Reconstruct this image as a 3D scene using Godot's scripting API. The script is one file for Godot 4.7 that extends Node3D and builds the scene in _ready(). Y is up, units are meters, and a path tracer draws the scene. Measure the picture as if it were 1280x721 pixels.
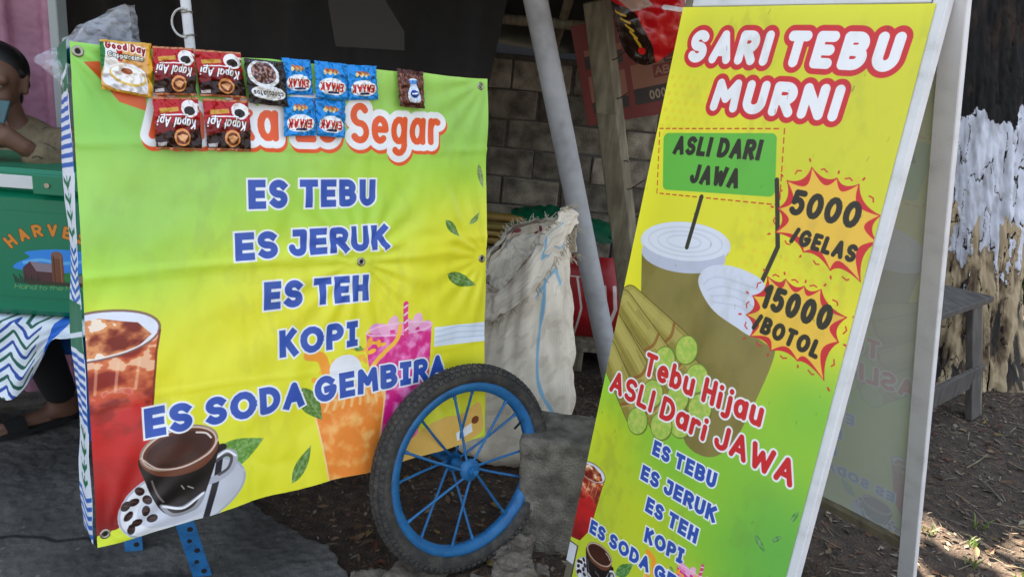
extends Node3D
# A drinks cart, its menu banner and an A-frame sign in front of a shaded stall.

var M := {}
var taken := {}
var rng := RandomNumberGenerator.new()

# cart frame (leans back ten degrees), banner corner, sign frame
const BE := Vector3(0.7709, 0.0, -0.63695)
const BU := Vector3(-0.11244, 0.98425, -0.13645)
const BN := Vector3(0.62695, 0.17681, 0.75873)
const B0 := Vector3(-0.9255, 1.3508, -1.4931)
const BG := Vector3(0.0831, -0.9836, 0.1606)
const BW := 1.0332
const S0 := Vector3(0.3593, 1.5727, -1.9625)
const SE := Vector3(0.6403, 0.0, 0.7681)
const SM := Vector3(-0.7681, 0.0, 0.6403)
const SG := Vector3(-0.0903, -0.98855, 0.12085)

func _ready():
	rng.seed = 7
	# ---- camera
	var cam := Camera3D.new()
	cam.name = "camera"
	cam.fov = 42.585
	cam.near = 0.05
	cam.far = 400.0
	add_child(cam)
	cam.transform = Transform3D(Basis(Vector3(0.995525, 0.090929, -0.025717), Vector3(-0.094496, 0.957949, -0.270934), Vector3(0.0, 0.272152, 0.962254)), Vector3(0, 1.36, 0))
	cam.current = true
	# ---- sky, sun, exposure
	var env := Environment.new()
	var sm := ProceduralSkyMaterial.new()
	sm.sky_top_color = Color(0.70, 0.76, 0.84)
	sm.sky_horizon_color = Color(0.93, 0.935, 0.94)
	sm.sky_curve = 0.2
	sm.ground_bottom_color = Color(0.30, 0.28, 0.25)
	sm.ground_horizon_color = Color(0.55, 0.55, 0.54)
	sm.sun_angle_max = 0.0
	var sky := Sky.new()
	sky.sky_material = sm
	env.background_mode = Environment.BG_SKY
	env.sky = sky
	env.background_energy_multiplier = 0.30
	env.tonemap_mode = Environment.TONE_MAPPER_LINEAR
	env.tonemap_exposure = 7.9
	env.sdfgi_enabled = true
	env.ssao_enabled = true
	env.ssil_enabled = true
	var we := WorldEnvironment.new()
	we.name = "world_environment"
	we.environment = env
	add_child(we)
	var sun := DirectionalLight3D.new()
	sun.name = "sun"
	sun.light_energy = 1.6
	sun.light_color = Color(1.0, 0.95, 0.86)
	sun.light_angular_distance = 0.5
	sun.shadow_enabled = true
	add_child(sun)
	sun.look_at_from_position(SUN * 20.0, Vector3.ZERO)
	# ---- setting, then things
	make_materials()
	setting()
	stall()
	background_goods()
	tree_and_bench()
	cart()
	banner()
	sachets()
	sign_board()
	corner_left()
	person()
	small_things()

const SUN := Vector3(-0.15, 0.67, -0.727)

# ------------------------------------------------------------------ nodes
func numbered(s: String) -> String:
	taken[s] = taken.get(s, -1) + 1
	return s if taken[s] == 0 else "%s_%03d" % [s, taken[s]]

func tag(o: Node, label: String, cat: String, group := "") -> Node:
	o.set_meta("label", label)
	o.set_meta("category", cat)
	if group != "":
		o.set_meta("group", group)
	return o

func thing(called: String, label: String, cat: String, at: Vector3, group := "") -> Node3D:
	var o := Node3D.new()
	o.name = numbered(called)
	add_child(o)
	o.position = at
	tag(o, label, cat, group)
	return o

# commits world-space geometry as one named mesh under a thing or part
func obj(called: String, st: SurfaceTool, m: Material, parent: Node3D = null, smooth := true) -> MeshInstance3D:
	if smooth:
		st.generate_normals()
	var mi := MeshInstance3D.new()
	mi.mesh = st.commit()
	mi.material_override = m
	if parent == null:
		mi.name = numbered(called)
		add_child(mi)
	else:
		mi.name = called
		parent.add_child(mi, true)
		mi.transform = parent.global_transform.affine_inverse()
	return mi

func structure(called: String, st: SurfaceTool, m: Material, parent: Node3D = null) -> MeshInstance3D:
	var o := obj(called, st, m, parent)
	if parent == null:
		o.set_meta("kind", "structure")
	return o

# ------------------------------------------------------------------ shapes
func mb() -> SurfaceTool:
	var s := SurfaceTool.new()
	s.begin(Mesh.PRIMITIVE_TRIANGLES)
	s.set_smooth_group(-1)
	return s

func tri(st: SurfaceTool, a: Vector3, b: Vector3, c: Vector3, ref: Vector3):
	if (a - c).cross(a - b).dot((a + b + c) / 3.0 - ref) < 0.0:
		var t := b
		b = c
		c = t
	st.add_vertex(a)
	st.add_vertex(b)
	st.add_vertex(c)

func quad(st: SurfaceTool, a: Vector3, b: Vector3, c: Vector3, d: Vector3, ref: Vector3):
	tri(st, a, b, c, ref)
	tri(st, a, c, d, ref)

# bevelled box: centre, three half-axis vectors, bevel
func box(st: SurfaceTool, c: Vector3, ax: Vector3, ay: Vector3, az: Vector3, bev := 0.003):
	var h := [ax.length(), ay.length(), az.length()]
	var d := [ax.normalized(), ay.normalized(), az.normalized()]
	bev = min(bev, min(h[0], min(h[1], h[2])) * 0.45)
	st.set_smooth_group(-1)
	var v := {}
	for i in 8:
		var s := [1.0 if i & 1 else -1.0, 1.0 if i & 2 else -1.0, 1.0 if i & 4 else -1.0]
		for k in 3:
			var p := c
			for j in 3:
				p += d[j] * s[j] * (h[j] - (0.0 if j == k else bev))
			v[i * 3 + k] = p
	for k in 3:
		var b1 := 1 << ((k + 1) % 3)
		var b2 := 1 << ((k + 2) % 3)
		for s in 2:
			var o := (1 << k) * s
			quad(st, v[o * 3 + k], v[(o | b1) * 3 + k], v[(o | b1 | b2) * 3 + k], v[(o | b2) * 3 + k], c)
		# edges running along axis k
		var k1 := (k + 1) % 3
		var k2 := (k + 2) % 3
		for s in 4:
			var o2 := (b1 if s & 1 else 0) | (b2 if s & 2 else 0)
			var o3 := o2 | (1 << k)
			quad(st, v[o2 * 3 + k1], v[o2 * 3 + k2], v[o3 * 3 + k2], v[o3 * 3 + k1], c)
	for i in 8:
		tri(st, v[i * 3], v[i * 3 + 1], v[i * 3 + 2], c)

func bar(st: SurfaceTool, a: Vector3, b: Vector3, w: float, t: float, side: Vector3, bev := 0.003):
	var ax := (b - a) * 0.5
	var s := (side - ax.normalized() * side.dot(ax.normalized())).normalized()
	box(st, (a + b) * 0.5, ax, s * w * 0.5, ax.normalized().cross(s) * t * 0.5, bev)

func tube(st: SurfaceTool, pts: Array, rads, sides := 12, caps := true, wob := 0.0):
	var n := pts.size()
	var rings := []
	var up := Vector3(0.31, 0.87, 0.37)
	for i in n:
		var t: Vector3 = (pts[min(i + 1, n - 1)] - pts[max(i - 1, 0)]).normalized()
		var x := up.cross(t)
		if x.length() < 0.05:
			x = Vector3(1, 0, 0.2).cross(t)
		x = x.normalized()
		var y := t.cross(x)
		up = y
		var r: float = rads[i] if rads is Array else rads
		var ring := []
		for k in sides:
			var a := TAU * k / sides
			var rr := r * (1.0 + (wob * sin(a * 3.0 + i * 1.7) if wob > 0.0 else 0.0))
			ring.append(pts[i] + (x * cos(a) + y * sin(a)) * rr)
		rings.append(ring)
	st.set_smooth_group(1)
	for i in n - 1:
		var ref: Vector3 = (pts[i] + pts[i + 1]) * 0.5
		for k in sides:
			var k2 := (k + 1) % sides
			quad(st, rings[i][k], rings[i][k2], rings[i + 1][k2], rings[i + 1][k], ref)
	st.set_smooth_group(-1)
	if caps:
		for e in [0, n - 1]:
			var inner: Vector3 = pts[1] if e == 0 else pts[n - 2]
			for k in sides:
				tri(st, pts[e], rings[e][k], rings[e][(k + 1) % sides], inner)

# ring of a profile round an axis: prof = [[r, z], ...]; closed gives a torus-like tyre
func lathe(st: SurfaceTool, c: Vector3, x: Vector3, y: Vector3, z: Vector3, prof: Array, seg: int, closed := false, ref_r := 0.0, ref_z := 0.0):
	var n := prof.size()
	st.set_smooth_group(2)
	for s in seg:
		var a0 := TAU * s / seg
		var a1 := TAU * (s + 1) / seg
		var d0 := x * cos(a0) + y * sin(a0)
		var d1 := x * cos(a1) + y * sin(a1)
		var ref := c + (d0 + d1).normalized() * ref_r + z * ref_z
		for i in (n if closed else n - 1):
			var p: Array = prof[i]
			var q: Array = prof[(i + 1) % n]
			quad(st, c + d0 * p[0] + z * p[1], c + d1 * p[0] + z * p[1], c + d1 * q[0] + z * q[1], c + d0 * q[0] + z * q[1], ref)

# a sheet with thickness from a function of (u, v); carries UVs
func sheet(st: SurfaceTool, nu: int, nv: int, fn: Callable, th := 0.001, u0 := 0.0, u1 := 1.0, v0 := 0.0, v1 := 1.0, front_only := false):
	var p := []
	for j in nv + 1:
		for i in nu + 1:
			p.append(fn.call(lerpf(u0, u1, float(i) / nu), lerpf(v0, v1, float(j) / nv)))
	var nrm := []
	var w := nu + 1
	for j in nv + 1:
		for i in nu + 1:
			var du: Vector3 = p[j * w + min(i + 1, nu)] - p[j * w + max(i - 1, 0)]
			var dv: Vector3 = p[min(j + 1, nv) * w + i] - p[max(j - 1, 0) * w + i]
			nrm.append(dv.cross(du).normalized())
	for side in (1 if front_only else 2):
		st.set_smooth_group(3 + side)
		for j in nv:
			for i in nu:
				var id := [j * w + i, j * w + i + 1, (j + 1) * w + i + 1, (j + 1) * w + i]
				var uv := [Vector2(i, j), Vector2(i + 1, j), Vector2(i + 1, j + 1), Vector2(i, j + 1)]
				var ord := [0, 1, 2, 0, 2, 3] if side == 0 else [0, 2, 1, 0, 3, 2]
				for k in ord:
					st.set_uv(Vector2(lerpf(u0, u1, uv[k].x / nu), lerpf(v0, v1, uv[k].y / nv)))
					st.add_vertex(p[id[k]] - nrm[id[k]] * th * side)
	if front_only:
		return
	st.set_smooth_group(-1)
	var rim := []
	for i in nu:
		rim.append([i, i + 1])
		rim.append([nv * w + i, nv * w + i + 1])
	for j in nv:
		rim.append([j * w, (j + 1) * w])
		rim.append([j * w + nu, (j + 1) * w + nu])
	for e in rim:
		var c: Vector3 = (p[e[0]] + p[e[1]]) * 0.5
		var mid: Vector3 = p[(nv / 2) * w + nu / 2]
		st.set_uv(Vector2(lerpf(u0, u1, float(e[0] % w) / nu), lerpf(v0, v1, float(e[0] / w) / nv)))
		quad(st, p[e[0]], p[e[1]], p[e[1]] - nrm[e[1]] * th, p[e[0]] - nrm[e[0]] * th, c + (mid - c) * 0.1)

func lump(st: SurfaceTool, c: Vector3, r: Vector3, nz: FastNoiseLite, amp: float, seg := 20, rows := 14, power := 1.0):
	st.set_smooth_group(2)
	var g := []
	for j in rows + 1:
		var row := []
		for i in seg:
			var th := PI * j / rows
			var ph := TAU * i / seg
			var d := Vector3(sin(th) * cos(ph), cos(th), sin(th) * sin(ph))
			var q := Vector3(sign(d.x) * pow(abs(d.x), power), sign(d.y) * pow(abs(d.y), power), sign(d.z) * pow(abs(d.z), power))
			var f := 1.0 + amp * nz.get_noise_3dv(d * 60.0 + c * 500.0)
			row.append(c + q * r * f)
		g.append(row)
	for j in rows:
		for i in seg:
			var k := (i + 1) % seg
			quad(st, g[j][i], g[j][k], g[j + 1][k], g[j + 1][i], c)

func noise(sd: int, freq: float, oct := 4) -> FastNoiseLite:
	var n := FastNoiseLite.new()
	n.seed = sd
	n.noise_type = FastNoiseLite.TYPE_SIMPLEX_SMOOTH
	n.frequency = freq
	n.fractal_octaves = oct
	return n

# surface nets over a smooth union of tapered capsules: [a, b, ra, rb]
func nets(st: SurfaceTool, bones: Array, cell: float, k: float):
	var lo := Vector3(INF, INF, INF)
	var hi := -lo
	for b in bones:
		var r: float = max(b[2], b[3]) + cell * 3.0
		for p in [b[0], b[1]]:
			lo = lo.min(p - Vector3.ONE * r)
			hi = hi.max(p + Vector3.ONE * r)
	var nx := int((hi.x - lo.x) / cell) + 2
	var ny := int((hi.y - lo.y) / cell) + 2
	var nz := int((hi.z - lo.z) / cell) + 2
	var val := PackedFloat32Array()
	val.resize(nx * ny * nz)
	val.fill(1.0)
	for b in bones:
		var a: Vector3 = b[0]
		var ab: Vector3 = b[1] - a
		var l2: float = max(ab.length_squared(), 1e-9)
		var r: float = max(b[2], b[3]) + k + cell * 2.0
		var m0: Vector3 = (a.min(b[1]) - Vector3.ONE * r - lo) / cell
		var m1: Vector3 = (a.max(b[1]) + Vector3.ONE * r - lo) / cell
		for z in range(max(0, int(m0.z)), min(nz, int(m1.z) + 2)):
			for y in range(max(0, int(m0.y)), min(ny, int(m1.y) + 2)):
				var idx := (z * ny + y) * nx
				for x in range(max(0, int(m0.x)), min(nx, int(m1.x) + 2)):
					var q := lo + Vector3(x, y, z) * cell - a
					var t := clampf(q.dot(ab) / l2, 0.0, 1.0)
					var d: float = (q - ab * t).length() - lerpf(b[2], b[3], t)
					var o := val[idx + x]
					var h := maxf(k - absf(o - d), 0.0) / k
					val[idx + x] = minf(o, d) - h * h * k * 0.25
	var vid := {}
	var pos := PackedVector3Array()
	var sy := nx
	var sz := nx * ny
	var off := [0, 1, sy, sy + 1, sz, sz + 1, sz + sy, sz + sy + 1]
	var edges := [[0, 1], [2, 3], [4, 5], [6, 7], [0, 2], [1, 3], [4, 6], [5, 7], [0, 4], [1, 5], [2, 6], [3, 7]]
	for z in nz - 1:
		for y in ny - 1:
			for x in nx - 1:
				var i := (z * ny + y) * nx + x
				if absf(val[i]) > cell * 2.0:
					continue
				var s := 0
				for c in 8:
					if val[i + off[c]] < 0.0:
						s += 1
				if s == 0 or s == 8:
					continue
				var p := Vector3.ZERO
				var cnt := 0
				for e in edges:
					var v0 := val[i + off[e[0]]]
					var v1 := val[i + off[e[1]]]
					if (v0 < 0.0) != (v1 < 0.0):
						var t := v0 / (v0 - v1)
						var c0 := Vector3(e[0] & 1, (e[0] >> 1) & 1, (e[0] >> 2) & 1)
						var c1 := Vector3(e[1] & 1, (e[1] >> 1) & 1, (e[1] >> 2) & 1)
						p += c0.lerp(c1, t)
						cnt += 1
				vid[i] = pos.size()
				pos.append(lo + (Vector3(x, y, z) + p / cnt) * cell)
	st.set_smooth_group(2)
	for i in vid:
		for ax in 3:
			var d: int = [1, sy, sz][ax]
			var d1: int = [sy, sz, 1][ax]
			var d2: int = [sz, 1, sy][ax]
			if i + d >= val.size() or i < d1 + d2:
				continue
			var a0 := val[i] < 0.0
			if a0 == (val[i + d] < 0.0):
				continue
			if not (vid.has(i - d1) and vid.has(i - d2) and vid.has(i - d1 - d2)):
				continue
			var q := [pos[vid[i]], pos[vid[i - d1]], pos[vid[i - d1 - d2]], pos[vid[i - d2]]]
			if a0:
				q = [q[0], q[3], q[2], q[1]]
			for t in [0, 1, 2, 0, 2, 3]:
				st.add_vertex(q[t])

# ------------------------------------------------------------------ materials
func std(c: Color, rough := 0.8, metal := 0.0) -> StandardMaterial3D:
	var m := StandardMaterial3D.new()
	m.albedo_color = c
	m.roughness = rough
	m.metallic = metal
	return m

func noise_img(sd: int, f1: float, f2: float, mix: float, stops: Array, size := 512) -> Image:
	var a := noise(sd, f1, 4).get_seamless_image(size, size).get_data()
	var b := noise(sd + 9, f2, 3).get_seamless_image(size, size).get_data()
	var lut := []
	var g := Gradient.new()
	g.offsets = PackedFloat32Array([0.0, 1.0])
	g.colors = PackedColorArray([stops[0][1], stops[-1][1]])
	for s in stops.slice(1, stops.size() - 1):
		g.add_point(s[0], s[1])
	for i in 256:
		lut.append(g.sample(i / 255.0))
	var out := PackedByteArray()
	out.resize(size * size * 3)
	for i in size * size:
		var c: Color = lut[int(lerpf(a[i], b[i], mix))]
		out[i * 3] = int(c.r * 255.0)
		out[i * 3 + 1] = int(c.g * 255.0)
		out[i * 3 + 2] = int(c.b * 255.0)
	return Image.create_from_data(size, size, false, Image.FORMAT_RGB8, out)

func bump_tex(sd: int, f: float, strength: float, size := 512) -> ImageTexture:
	var im := noise(sd, f, 4).get_seamless_image(size, size)
	im.convert(Image.FORMAT_RGBA8)
	im.bump_map_to_normal_map(strength)
	return ImageTexture.create_from_image(im)

func tex_mat(im: Image, scale: float, rough: float, bump: ImageTexture = null, bs := 1.0) -> StandardMaterial3D:
	var m := std(Color.WHITE, rough)
	im.generate_mipmaps()
	m.albedo_texture = ImageTexture.create_from_image(im)
	m.uv1_triplanar = true
	m.uv1_world_triplanar = true
	m.uv1_scale = Vector3.ONE * scale
	if bump != null:
		m.normal_enabled = true
		m.normal_texture = bump
		m.normal_scale = bs
	return m

func C(r: float, g: float, b: float) -> Color:
	return Color(r, g, b)

func make_materials():
	var b1 := bump_tex(3, 0.03, 5.0)
	var b2 := bump_tex(5, 0.09, 4.0)
	M.soil = tex_mat(noise_img(11, 0.02, 0.15, 0.5, [[0, C(0.13, 0.105, 0.085)], [0.45, C(0.24, 0.19, 0.155)], [0.7, C(0.33, 0.27, 0.22)], [1, C(0.47, 0.41, 0.34)]]), 1.7, 0.95, b2, 1.2)
	M.asphalt = pavement_mat(b2)
	M.concrete = tex_mat(noise_img(31, 0.012, 0.4, 0.55, [[0, C(0.15, 0.14, 0.12)], [0.36, C(0.30, 0.285, 0.25)], [0.5, C(0.41, 0.39, 0.35)], [0.66, C(0.49, 0.47, 0.425)], [1, C(0.66, 0.64, 0.59)]]), 2.2, 0.92, b2, 1.3)
	M.block = []
	for i in 4:
		var t := 0.85 + 0.12 * i
		M.block.append(tex_mat(noise_img(41 + i * 3, 0.012, 0.3, 0.45, [[0, C(0.19, 0.175, 0.15) * t], [0.35, C(0.37, 0.345, 0.30) * t], [0.55, C(0.50, 0.47, 0.41) * t], [1, C(0.69, 0.66, 0.59) * t]], 256), 2.2, 0.95, b2, 1.2))
	M.mortar = tex_mat(noise_img(61, 0.03, 0.2, 0.5, [[0, C(0.20, 0.19, 0.17)], [1, C(0.44, 0.42, 0.39)]], 256), 3.0, 0.95)
	M.wood = wood_mat(71, C(0.34, 0.31, 0.25), C(0.55, 0.52, 0.43))
	M.wood_pale = wood_mat(72, C(0.50, 0.47, 0.36), C(0.70, 0.66, 0.52))
	M.bench = wood_mat(73, C(0.22, 0.205, 0.195), C(0.35, 0.33, 0.31))
	M.pvc = tex_mat(noise_img(81, 0.008, 0.03, 0.4, [[0, C(0.50, 0.51, 0.51)], [0.5, C(0.64, 0.65, 0.66)], [1, C(0.72, 0.73, 0.74)]], 256), 2.0, 0.55)
	M.white_paint = tex_mat(noise_img(85, 0.01, 0.35, 0.4, [[0, C(0.45, 0.44, 0.42)], [0.2, C(0.72, 0.73, 0.73)], [0.42, C(0.82, 0.83, 0.84)], [1, C(0.87, 0.88, 0.89)]], 256), 4.0, 0.5)
	M.tarp = tex_mat(noise_img(91, 0.01, 0.06, 0.4, [[0, C(0.045, 0.045, 0.045)], [1, C(0.13, 0.13, 0.125)]], 256), 1.1, 0.75)
	M.board = std(C(0.19, 0.175, 0.155), 0.8)
	M.blue = tex_mat(noise_img(101, 0.012, 0.1, 0.35, [[0, C(0.22, 0.15, 0.12)], [0.2, C(0.08, 0.25, 0.42)], [0.35, C(0.11, 0.37, 0.58)], [0.7, C(0.14, 0.43, 0.65)], [1, C(0.28, 0.50, 0.66)]], 256), 6.0, 0.5, b1, 0.3)
	M.rubber = tex_mat(noise_img(111, 0.02, 0.12, 0.4, [[0, C(0.13, 0.13, 0.13)], [0.5, C(0.21, 0.205, 0.20)], [1, C(0.47, 0.43, 0.37)]], 256), 5.0, 0.85)
	M.metal = std(C(0.62, 0.60, 0.55), 0.35, 0.9)
	M.dark = std(C(0.07, 0.07, 0.07), 0.8)
	M.rust = std(C(0.28, 0.19, 0.13), 0.8, 0.3)
	M.plastic = std(Color(0.86, 0.88, 0.92, 0.20), 0.12)
	M.plastic.transparency = BaseMaterial3D.TRANSPARENCY_ALPHA
	M.pink = tex_mat(noise_img(121, 0.01, 0.08, 0.4, [[0, C(0.50, 0.33, 0.41)], [0.5, C(0.65, 0.46, 0.55)], [1, C(0.72, 0.55, 0.62)]], 256), 1.6, 0.6)
	M.green_box = std(C(0.0, 0.45, 0.32), 0.38)
	M.skin = std(C(0.40, 0.28, 0.22), 0.6)
	M.hair = std(C(0.05, 0.045, 0.045), 0.5)
	M.black_cloth = std(C(0.075, 0.075, 0.08), 0.9)
	M.sack = tex_mat(noise_img(131, 0.012, 0.2, 0.4, [[0, C(0.55, 0.51, 0.45)], [0.45, C(0.72, 0.69, 0.62)], [1, C(0.83, 0.80, 0.74)]], 512), 2.6, 0.75, bump_tex(7, 0.2, 3.0), 0.5)
	M.red_plastic = std(C(0.72, 0.09, 0.10), 0.3)
	M.green_tarp = std(C(0.05, 0.36, 0.24), 0.4)
	M.stone = tex_mat(noise_img(141, 0.015, 0.1, 0.4, [[0, C(0.26, 0.23, 0.20)], [0.5, C(0.42, 0.385, 0.345)], [1, C(0.56, 0.52, 0.47)]], 256), 4.0, 0.9, b1, 0.8)
	M.vc = std(Color.WHITE, 0.85)
	M.vc.vertex_color_use_as_albedo = true
	M.leafy = std(Color.WHITE, 0.6)
	M.leafy.vertex_color_use_as_albedo = true
	M.leafy.backlight_enabled = true
	M.leafy.backlight = C(0.12, 0.2, 0.04)

func pavement_mat(bump: ImageTexture) -> StandardMaterial3D:
	# one tile is 2.6 m square: grain, worn patches, oil stains, cracks
	var im := noise_img(21, 0.006, 0.45, 0.5, [[0, C(0.17, 0.165, 0.155)], [0.38, C(0.265, 0.26, 0.25)], [0.55, C(0.33, 0.325, 0.31)], [0.7, C(0.39, 0.38, 0.365)], [1, C(0.55, 0.54, 0.52)]], 1024)
	var r := RandomNumberGenerator.new()
	r.seed = 19
	for i in 2600:
		var p := V(r.randf() * 1024, r.randf() * 1024)
		poly(im, oval(p.x, p.y, r.randf_range(1.0, 2.6), r.randf_range(0.8, 2.0), r.randf() * 3.0, 6), C(0.50, 0.49, 0.46) if i % 3 else C(0.14, 0.135, 0.13), r.randf_range(0.2, 0.7))
	var n := noise(23, 0.02, 4)
	for b in [[700, 420, 70, 48], [560, 620, 60, 30], [240, 300, 90, 40], [830, 660, 50, 60], [420, 840, 70, 40]]:
		for y in range(b[1] - 110, b[1] + 110):
			for x in range(b[0] - 130, b[0] + 130):
				var d := V((x - b[0]) / float(b[2]), (y - b[1]) / float(b[3])).length() + n.get_noise_2d(x, y) * 0.9
				if d < 1.0:
					im.set_pixel(x, y, im.get_pixel(x, y).lerp(C(0.12, 0.115, 0.11), clampf((1.0 - d) * 2.2, 0, 0.7)))
	for c in [[0, 560, 150, 520, 300, 540, 420, 470, 560, 480], [380, 300, 460, 340, 600, 330], [600, 900, 700, 800, 860, 820, 1023, 760]]:
		var pl := smooth_line(pv(c))
		for i in pl.size():
			pl[i] += V(r.randf_range(-5, 5), r.randf_range(-6, 6))
		line(im, pl, 2.6, C(0.10, 0.095, 0.09), 0.9)
	im.generate_mipmaps()
	var m := std(Color.WHITE, 0.88)
	m.albedo_texture = ImageTexture.create_from_image(im)
	m.uv1_triplanar = true
	m.uv1_world_triplanar = true
	m.uv1_scale = Vector3.ONE / 2.6
	m.normal_enabled = true
	m.normal_texture = bump
	m.normal_scale = 0.5
	return m

func wood_mat(sd: int, a: Color, b: Color) -> StandardMaterial3D:
	var im := Image.create(256, 512, false, Image.FORMAT_RGB8)
	var n := noise(sd, 0.02, 4)
	for y in 512:
		for x in 256:
			var t := n.get_noise_2d(x * 3.0, y * 0.22) * 0.9 + 0.5 + n.get_noise_2d(x * 0.7 + 900, y * 0.5) * 0.35
			im.set_pixel(x, y, a.lerp(b, clampf(t, 0, 1)))
	return tex_mat(im, 1.6, 0.85)

# ------------------------------------------------------------------ printing
const GL := {
	"A": "0,1 .3,0 .6,1;.12,.68 .48,.68",
	"B": "0,0 .28,0 @.28,.24,.22,.24,-90,90 0,.48;.28,.48 @.28,.74,.26,.26,-90,90 0,1 0,0",
	"C": "@.34,.5,.34,.5,-45,-315",
	"D": "0,0 .18,0 @.18,.5,.38,.5,-90,90 0,1 0,0",
	"E": "0,0 0,1;0,0 .42,0;0,.5 .38,.5;0,1 .42,1",
	"G": "@.34,.5,.34,.5,-45,-360 .4,.54",
	"H": "0,0 0,1;.48,0 .48,1;0,.5 .48,.5",
	"I": "0,0 0,1",
	"!": "0,0 .26,0;0,1 .26,1;.13,0 .13,1",
	"J": "0,.74 @.22,.74,.22,.26,180,0 .44,0",
	"?": "0,.74 @.22,.74,.22,.26,180,0 .44,0 .16,0",
	"K": "0,0 0,1;.46,0 .05,.52;.18,.4 .5,1",
	"L": "0,0 0,1 .4,1",
	"M": "0,1 .05,0 .36,.62 .67,0 .72,1",
	"N": "0,1 0,0 .5,1 .5,0",
	"O": "@.36,.5,.36,.5,0,360",
	"P": "0,1 0,0 .26,0 @.26,.28,.24,.28,-90,90 0,.56",
	"R": "0,1 0,0 .26,0 @.26,.27,.24,.27,-90,90 0,.54;.24,.54 .5,1",
	"S": "@.25,.25,.24,.25,-35,-270 @.25,.75,.25,.25,-90,145",
	"T": "0,0 .5,0;.25,0 .25,1",
	"U": "0,0 0,.68 @.25,.68,.25,.32,180,0 .5,0",
	"V": "0,0 .27,1 .54,0",
	"W": "0,0 .2,1 .42,.25 .64,1 .84,0",
	"0": "@.27,.5,.27,.5,0,360",
	"1": "0,.2 .2,0 .2,1",
	"5": ".46,0 .08,0 .05,.44 @.24,.68,.26,.32,-140,140",
	"/": ".26,0 0,1",
	"a": "@.22,.67,.22,.33,0,360;.46,.34 .46,1",
	"b": "0,0 0,1;@.23,.67,.22,.33,0,360",
	"c": "@.21,.7,.21,.3,-50,-310",
	"d": "@.21,.7,.21,.3,0,360;.44,0 .44,1",
	"e": ".02,.66 .46,.66 @.23,.67,.23,.33,-6,-308",
	"g": "@.22,.67,.22,.33,0,360;.46,.34 .46,1.12 @.22,1.12,.22,.24,0,140",
	"h": "0,0 0,1;0,.66 @.19,.62,.19,.22,180,360 .38,1",
	"i": "0,.4 0,1;0,.07 0,.09",
	"j": ".18,.4 .18,1.12 @.03,1.12,.15,.18,0,120;.18,.07 .18,.09",
	"k": "0,0 0,1;.38,.34 .03,.70;.14,.60 .40,1",
	"l": "0,0 0,1",
	"n": "0,.34 0,1;0,.62 @.19,.58,.19,.24,180,360 .38,1",
	"o": "@.21,.7,.21,.3,0,360",
	"p": "0,.4 0,1.35;@.22,.7,.21,.3,0,360",
	"r": "0,.34 0,1;0,.62 @.2,.62,.2,.28,180,300",
	"s": "@.16,.55,.16,.15,-30,-270 @.16,.85,.17,.15,-90,150",
	"t": ".12,.1 .12,1;0,.4 .26,.4",
	"u": "0,.34 0,.78 @.2,.78,.2,.22,180,0 .4,.34;.4,.34 .4,1",
	"v": "0,.4 .2,1 .4,.4",
	"y": "0,.4 .22,1;.44,.4 .12,1.35",
}
var glyphs := {}

func glyph(ch: String) -> Dictionary:
	if glyphs.has(ch):
		return glyphs[ch]
	var strokes := []
	var w := 0.0
	for part in GL[ch].split(";"):
		var pl := PackedVector2Array()
		for tok in part.split(" ", false):
			if tok.begins_with("@"):
				var f = tok.substr(1).split_floats(",")
				for i in 15:
					var a := deg_to_rad(lerpf(f[4], f[5], i / 14.0))
					pl.append(Vector2(f[0] + cos(a) * f[2], f[1] + sin(a) * f[3]))
			else:
				var f2 = tok.split_floats(",")
				pl.append(Vector2(f2[0], f2[1]))
		for p in pl:
			w = max(w, p.x)
		strokes.append(pl)
	glyphs[ch] = {"s": strokes, "w": w}
	return glyphs[ch]

func strokes(im: Image, pls: Array, r: float, col: Color, square := false, alpha := 1.0):
	var W := im.get_width()
	var H := im.get_height()
	var seg := []
	var x0 := 1e9
	var y0 := 1e9
	var x1 := -1e9
	var y1 := -1e9
	for pl in pls:
		for i in pl.size() - 1:
			var a: Vector2 = pl[i]
			var b: Vector2 = pl[i + 1]
			seg.append([a, b - a, max((b - a).length_squared(), 1e-6), square and i == 0, square and i == pl.size() - 2])
		for p in pl:
			x0 = min(x0, p.x)
			x1 = max(x1, p.x)
			y0 = min(y0, p.y)
			y1 = max(y1, p.y)
	var e := r * 1.45 + 1.5
	var bx0: int = max(0, int(x0 - e))
	var by0: int = max(0, int(y0 - e))
	var bw: int = min(W, int(x1 + e) + 2) - bx0
	var bh: int = min(H, int(y1 + e) + 2) - by0
	if bw <= 0 or bh <= 0:
		return
	var buf := PackedFloat32Array()
	buf.resize(bw * bh)
	buf.fill(1e9)
	for s in seg:
		var a: Vector2 = s[0]
		var dv: Vector2 = s[1]
		var l2: float = s[2]
		var l := sqrt(l2)
		var lo := a.min(a + dv) - V(e, e)
		var hi := a.max(a + dv) + V(e, e)
		for y in range(max(by0, int(lo.y)), min(by0 + bh, int(hi.y) + 2)):
			var row := (y - by0) * bw - bx0
			for x in range(max(bx0, int(lo.x)), min(bx0 + bw, int(hi.x) + 2)):
				var v := Vector2(x + 0.5, y + 0.5) - a
				var t := v.dot(dv) / l2
				var d: float
				if (t < 0.0 and s[3]) or (t > 1.0 and s[4]):
					d = maxf(absf(v.cross(dv)) / l, (-t if t < 0.0 else t - 1.0) * l)
				else:
					d = (v - dv * clampf(t, 0.0, 1.0)).length()
				if d < buf[row + x]:
					buf[row + x] = d
	for y in bh:
		for x in bw:
			var c := clampf(r + 0.5 - buf[y * bw + x], 0.0, 1.0) * alpha
			if c > 0.0:
				im.set_pixel(bx0 + x, by0 + y, im.get_pixel(bx0 + x, by0 + y).lerp(col, c))

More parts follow.
